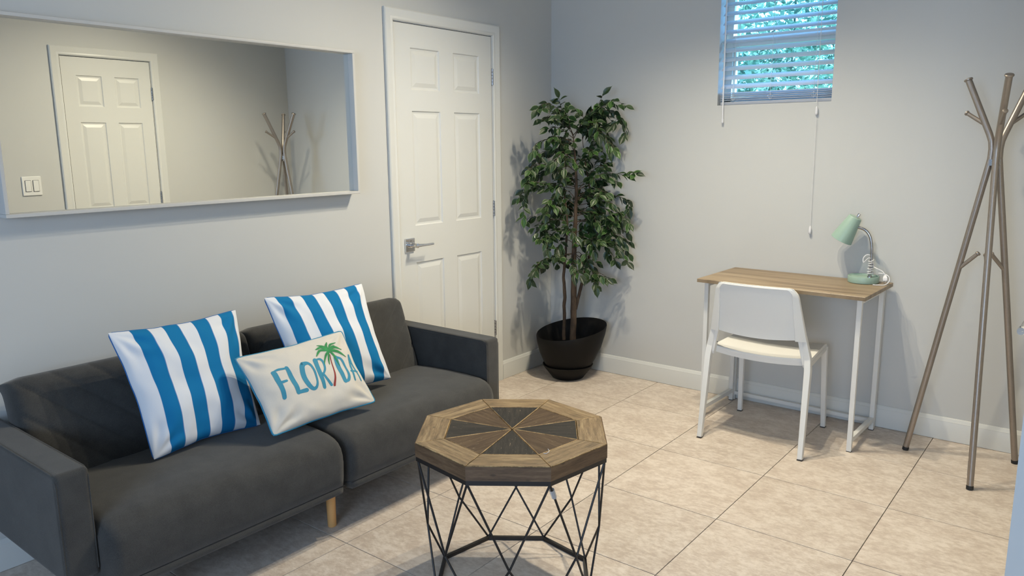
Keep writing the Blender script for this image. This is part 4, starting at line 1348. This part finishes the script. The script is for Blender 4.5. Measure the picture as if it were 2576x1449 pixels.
m.build('sticker', M['clear'], rack, smooth=True)

# ------------------------------------------------------------------ potted tree
PC = Vector((0.300, -0.240, 0))
pot = thing('potted_tree', PC, 'tall artificial variegated ficus in black bowl planter in the corner', 'plant')
m = MB(); m.lathe([(0.001, 0.0), (0.088, 0.0), (0.098, 0.004), (0.150, 0.072), (0.157, 0.086), (0.153, 0.088), (0.140, 0.076), (0.100, 0.016), (0.001, 0.014)], PC, 48, cap=False)
m.build('saucer', M['pot'], pot, smooth=True, angle=40)
m = MB(); n = 56; prof = [(0.085, 0.016), (0.098, 0.022), (0.125, 0.055), (0.160, 0.12), (0.190, 0.19), (0.208, 0.26), (0.214, 0.30), (0.212, 0.308), (0.206, 0.302), (0.190, 0.235), (0.160, 0.150), (0.120, 0.09), (0.001, 0.088)]
v = []
rd = Vector((0.785, 0.62, 0)); fdv = Vector((0.62, -0.785, 0))
for (r, z) in prof:
    for j in range(n):
        a = 2 * pi * j / n
        rx = rd * cos(a) + fdv * sin(a)
        k = max(0, (z - 0.016) / 0.29)
        dz = (0.033 * cos(a) - 0.016 * sin(a)) * k ** 1.5
        sh = rd * 0.022 * k
        v.append(PC + rx * r * (1 + 0.02 * cos(2 * a)) + Vector((0, 0, z + dz)) + sh)
f = [(i * n + j, i * n + (j + 1) % n, (i + 1) * n + (j + 1) % n, (i + 1) * n + j) for i in range(len(prof) - 1) for j in range(n)]
f.append(tuple(reversed(range(n))))
m.add(v, f); m.build('planter', M['pot'], pot, smooth=True, angle=60)
def PT(s_, z, t=0.0):
    """s: sideways along the corner diagonal, t: out of the corner"""
    return PC + Vector((0.012, -0.01, 0)) + rd * s_ + fdv * t + Vector((0, 0, z))
KS = 0.2761 / 406.0
def cr(x, y, t=0.0):
    s_ = (x * 0.2761 + 1280 - 1440) / 406.0
    py = 230 + y * 0.2761
    z = 0.655 + (690 - py) * 0.002455
    return PT(s_, z, t)
def wob(a, b, n, amp, seed):
    return [a.lerp(b, i / n) + Vector((noise.noise(Vector((i * 0.9, seed, 0))), noise.noise(Vector((i * 0.9, seed, 7))), 0)) * amp * (1 if 0 < i < n else 0) for i in range(n + 1)]
trunks = [([cr(535, 2270, 0.01), cr(538, 1990, 0.01), cr(540, 1830, 0.01), cr(532, 1700), cr(545, 1500), cr(560, 1200, 0.02), cr(530, 900, 0.02), cr(560, 600, 0.0)], [0.0105, 0.010, 0.0105, 0.009, 0.008, 0.006, 0.004, 0.0015]),
          ([cr(618, 2300, 0.0), cr(622, 2010, 0), cr(624, 1740, 0), cr(622, 1480, 0), cr(632, 1200, 0), cr(640, 900, 0.0), cr(625, 620, 0), cr(612, 440, 0)], [0.0195, 0.0185, 0.018, 0.015, 0.012, 0.009, 0.006, 0.002]),
          ([cr(640, 1990, 0.0), cr(665, 1880, 0.0), cr(705, 1720, 0.0), cr(755, 1540, -0.01), cr(795, 1330, -0.02), cr(800, 1100, -0.03), cr(740, 800, -0.03), cr(690, 480, 0)], [0.011, 0.0095, 0.0095, 0.0085, 0.0075, 0.006, 0.004, 0.0015])]
for i, (P, R) in enumerate(trunks):
    pp = spline(P, 6); rr = []
    for k in range(len(pp)):
        q = k / 6; a = int(min(q, len(R) - 1)); b = min(a + 1, len(R) - 1)
        rr.append((R[a] + (R[b] - R[a]) * (q - a)) * (1 + 0.10 * noise.noise(Vector((k * 0.7, i * 5, 0)))))
    pp = [p + Vector((noise.noise(Vector((k * 0.35, i, 2))), noise.noise(Vector((k * 0.35, i, 9))), 0)) * 0.004 for k, p in enumerate(pp)]
    m = MB(); m.tube(pp, rr, 12); m.build('trunk', M['bark'], pot, smooth=True)

BR = [
 [(620, 450), (540, 290), (440, 200), (350, 180), (290, 230)], [(600, 400), (510, 230), (480, 130)], [(560, 350), (440, 290), (330, 310)], [(600, 450), (480, 380), (380, 390)],
 [(600, 500), (450, 450), (400, 480)], [(600, 430), (540, 330), (560, 210)], [(640, 450), (700, 300), (800, 200), (850, 110)], [(700, 330), (650, 240), (610, 215)], [(750, 300), (880, 190), (925, 160)],
 [(760, 300), (900, 230), (1000, 290), (1055, 400), (1030, 450)], [(700, 350), (850, 260), (960, 330)], [(720, 420), (860, 380), (960, 520)], [(720, 420), (850, 430), (900, 580)], [(700, 430), (800, 440), (820, 560)],
 [(700, 420), (790, 330), (810, 450)], [(660, 380), (740, 250), (760, 380)], [(620, 620), (450, 480), (300, 500), (250, 580)], [(600, 650), (450, 550), (340, 600)], [(620, 700), (520, 580), (440, 670)],
 [(600, 800), (400, 690), (250, 720), (190, 800)], [(600, 850), (420, 740), (330, 790)], [(600, 880), (440, 850), (330, 880), (190, 950), (175, 1140)], [(600, 900), (400, 860), (240, 830), (210, 850)],
 [(650, 700), (740, 600), (720, 570)], [(650, 720), (760, 640), (770, 690)], [(680, 880), (800, 740), (960, 680)], [(680, 900), (850, 770), (1040, 780)], [(680, 900), (880, 820), (1050, 850)],
 [(700, 950), (850, 850), (960, 950)], [(650, 920), (610, 800), (600, 790)], [(640, 950), (680, 890), (680, 970)], [(640, 1000), (760, 950), (860, 1060), (830, 1160)], [(650, 1000), (900, 960), (1070, 1000), (1095, 1080)],
 [(650, 1050), (920, 1020), (1060, 1170)], [(640, 1000), (560, 920), (460, 950), (420, 1060)], [(620, 1020), (480, 960), (400, 1020), (370, 1110)], [(640, 1050), (590, 970), (600, 1110)], [(640, 1100), (550, 1070), (500, 1190)],
 [(620, 1150), (420, 1120), (290, 1160)], [(620, 1180), (420, 1170), (330, 1230), (380, 1370)], [(640, 1150), (760, 1100), (800, 1190)], [(650, 1200), (850, 1140), (920, 1250), (1020, 1350)], [(660, 1200), (900, 1170), (1070, 1290)],
 [(640, 1250), (700, 1190), (700, 1290)], [(640, 1280), (560, 1240), (620, 1300)], [(640, 1320), (480, 1260), (420, 1340)], [(700, 1400), (850, 1330), (1000, 1400), (1035, 1500), (1070, 1530)], [(700, 1420), (880, 1380), (920, 1480)],
 [(640, 1380), (520, 1340), (500, 1450)], [(640, 1400), (750, 1340), (780, 1440)], [(600, 1450), (480, 1490), (310, 1540), (235, 1670)], [(600, 1460), (440, 1510), (370, 1600)], [(620, 1450), (480, 1530), (480, 1600)],
 [(640, 1480), (600, 1550), (610, 1640)], [(640, 1470), (720, 1550), (820, 1640), (840, 1750)], [(660, 1470), (690, 1560), (700, 1650)], [(680, 1480), (760, 1590), (800, 1750)],
 [(640, 760), (540, 700), (480, 760)], [(640, 560), (560, 480), (500, 560)], [(640, 1000), (720, 940), (770, 1020)], [(640, 1120), (780, 1060), (880, 1110)], [(640, 820), (520, 800), (480, 880)],
 [(680, 1100), (900, 1080), (1000, 1180)], [(640, 1360), (860, 1260), (960, 1330)], [(620, 640), (540, 640), (520, 720)], [(700, 1000), (800, 900), (880, 930)], [(660, 1300), (800, 1250), (860, 1360)],
]
random.seed(11)
TP = [p for P_, _r in trunks for p in spline(P_, 6)]
leaves = []
tw = MB()
def put_leaf(p, tdir, sd):
    side = tdir.cross(Vector((0, 0, 1)))
    if side.length < 0.2: side = rd.copy()
    side.normalize()
    d = tdir * random.uniform(0.2, 0.9) + side * sd * random.uniform(0.3, 1.0) + Vector((0, 0, random.uniform(-1.0, 0.15))) + Vector([random.uniform(-.35, .35) for _ in range(3)])
    d.normalize()
    up_ = Vector((0, 0, 1)) + fdv * random.uniform(-0.1, 1.3) + Vector([random.uniform(-.7, .7) for _ in range(3)])
    leaves.append((p, d, up_, random.uniform(0.046, 0.068)))
def side_twig(p, tdir):
    d = (tdir * 0.5 + rd * random.uniform(-1, 1) + fdv * random.uniform(-0.35, 1.1) + Vector((0, 0, random.uniform(-0.3, 0.5)))).normalized()
    L = random.uniform(0.05, 0.11)
    P = [p, p + d * L * 0.5 + Vector((0, 0, 0.008)), p + d * L + Vector((0, 0, -0.02))]
    for q in P: q.x = max(q.x, 0.04); q.y = min(q.y, -0.04)
    pp = spline(P, 4)
    tw.tube(pp, [0.0014 * (1 - 0.5 * i / len(pp)) for i in range(len(pp))], 4)
    n_ = int(L / 0.017)
    for i in range(n_):
        q = P[0].lerp(P[2], (i + 0.6) / n_)
        put_leaf(q, d, 1 if i % 2 else -1)
    leaves.append((P[2], d + Vector((0, 0, -0.5)), Vector((0, 0, 0.6)) + fdv, 0.06))
for bi, b in enumerate(BR):
    t0 = random.uniform(-0.02, 0.02)
    t1 = random.choice((-1, 1, 1)) * random.uniform(0.03, 0.17)
    P = [cr(x, y, t0 + (t1 - t0) * (i / (len(b) - 1)) ** 0.8) for i, (x, y) in enumerate(b)]
    near = min(TP, key=lambda q_: (q_ - P[0]).length + max(0, q_.z - P[0].z) * 2)
    P = [near.copy()] + ([P[0]] if (near - P[0]).length > 0.03 else []) + P[1:]
    for p in P:
        p.x = max(p.x, 0.035); p.y = min(p.y, -0.035)
    pp = spline(P, 8)
    L = sum((pp[i + 1] - pp[i]).length for i in range(len(pp) - 1))
    tw.tube(pp, [0.0023 * (1 - 0.6 * i / len(pp)) for i in range(len(pp))], 5)
    step = 0.0150; acc = 0; nxt = max(0.05, L * 0.22); sd = 1
    for i in range(len(pp) - 1):
        seg = pp[i + 1] - pp[i]; sl = seg.length
        while acc + sl > nxt:
            p = pp[i] + seg * ((nxt - acc) / sl)
            tdir = seg.normalized()
            put_leaf(p, tdir, sd)
            if random.random() < 0.13: side_twig(p, tdir)
            sd = -sd; nxt += step * random.uniform(0.8, 1.25)
        acc += sl
    leaves.append((pp[-1], (pp[-1] - pp[-3]).normalized() + Vector((0, 0, -0.3)), Vector((0, 0, 0.6)) + fdv, 0.07))
tw_o = tw.build('twigs', M['bark'], pot, smooth=True); tw_o['kind'] = 'stuff'

def leaf_geo(bend, wid):
    """unit leaf along +Y, up +Z; uv.x = distance from midrib"""
    rows = [(0.0, 0.0), (0.10, 0.42), (0.26, 0.86), (0.44, 1.0), (0.62, 0.86), (0.77, 0.46), (0.88, 0.13), (1.0, 0.0)]
    v = []; uv = []; f = []
    for (y, w_) in rows:
        zc = -bend * y * y
        hw = w_ * wid
        if w_ == 0: v.append(Vector((0, y, zc))); uv.append((0.9, y))
        else:
            for q in (-1, -0.5, 0, 0.5, 1):
                v.append(Vector((q * hw, y, zc + abs(q) * hw * 0.35))); uv.append((abs(q), y))
    f += [(0, i + 2, i + 1) for i in range(4)]
    f = [(0, 1 + i, 2 + i) for i in range(4)][::1]
    for r in range(5):
        for i in range(4):
            a = 1 + r * 5 + i; f.append((a, a + 5, a + 6, a + 1))
    e = len(v) - 1
    f += [(26 + i, e, 27 + i) for i in range(4)]
    return v, f, uv
variants = [leaf_geo(0.10, 0.245), leaf_geo(0.22, 0.265), leaf_geo(0.32, 0.23), leaf_geo(0.05, 0.27)]
proto = []
for (v, f, uv) in variants:
    me = bpy.data.meshes.new('leaf'); me.from_pydata([tuple(x) for x in v], [], f); me.materials.append(M['leaf'])
    ul = me.uv_layers.new(name='UVMap'); i = 0
    for fc in f:
        for k in fc: ul.data[i].uv = uv[k]; i += 1
    for p in me.polygons: p.use_smooth = True
    proto.append(me)
def leaf_mtx(p, d, up_, L):
    Y = Vector(d).normalized(); X = Y.cross(up_).normalized(); Z = X.cross(Y)
    return Matrix(((X.x * L, Y.x * L, Z.x * L, p.x), (X.y * L, Y.y * L, Z.y * L, p.y), (X.z * L, Y.z * L, Z.z * L, p.z), (0, 0, 0, 1)))
good = []
for (p, d, up_, L) in leaves:
    d = Vector(d).normalized(); tip = p + d * L
    if tip.x < 0.02 or tip.y > -0.02:
        d.x = abs(d.x) if tip.x < 0.02 else d.x; d.y = -abs(d.y) if tip.y > -0.02 else d.y
    good.append((p, d, up_, L))
# the leaves that stand nearest the room are single parts, the rest one joined part
order = sorted(range(len(good)), key=lambda i: -(good[i][0] - PC).dot(fdv))
front = set(order[:300])
rest = MB()
for i, (p, d, up_, L) in enumerate(good):
    mt = leaf_mtx(p, d, up_, L)
    k = i % 4
    if i in front:
        o = bpy.data.objects.new('leaf', proto[k]); COL.objects.link(o); o.parent = pot
        o.matrix_parent_inverse = Matrix.Translation(-PC); o.matrix_basis = mt
    else:
        v, f, uv = variants[k]
        rest.add([mt @ x for x in v], f, 0, uv)
ro = rest.build('inner_leaves', M['leaf'], pot); ro['kind'] = 'stuff'
for p in ro.data.polygons: p.use_smooth = True

# ------------------------------------------------------------------ ceiling light (above the picture)
cl = thing('ceiling_light', (1.45, -1.05, CEIL), 'three-spot ceiling light on a short bar above the floor', 'light')
m = MB(); m.tube([(1.14, -0.88, 2.742), (1.45, -1.03, 2.742), (1.74, -1.28, 2.742)], 0.007, 8); m.build('bar', M['white_metal'], cl)
for (sx, sy) in SPOTS:
    m = MB(); m.lathe([(0.028, 0.045), (0.036, 0.0), (0.034, 0.0), (0.026, 0.043), (0.001, 0.043)], (sx, sy, 2.703), 20, cap=False)
    m.build('spot_head', M['white_metal'], cl, smooth=True)
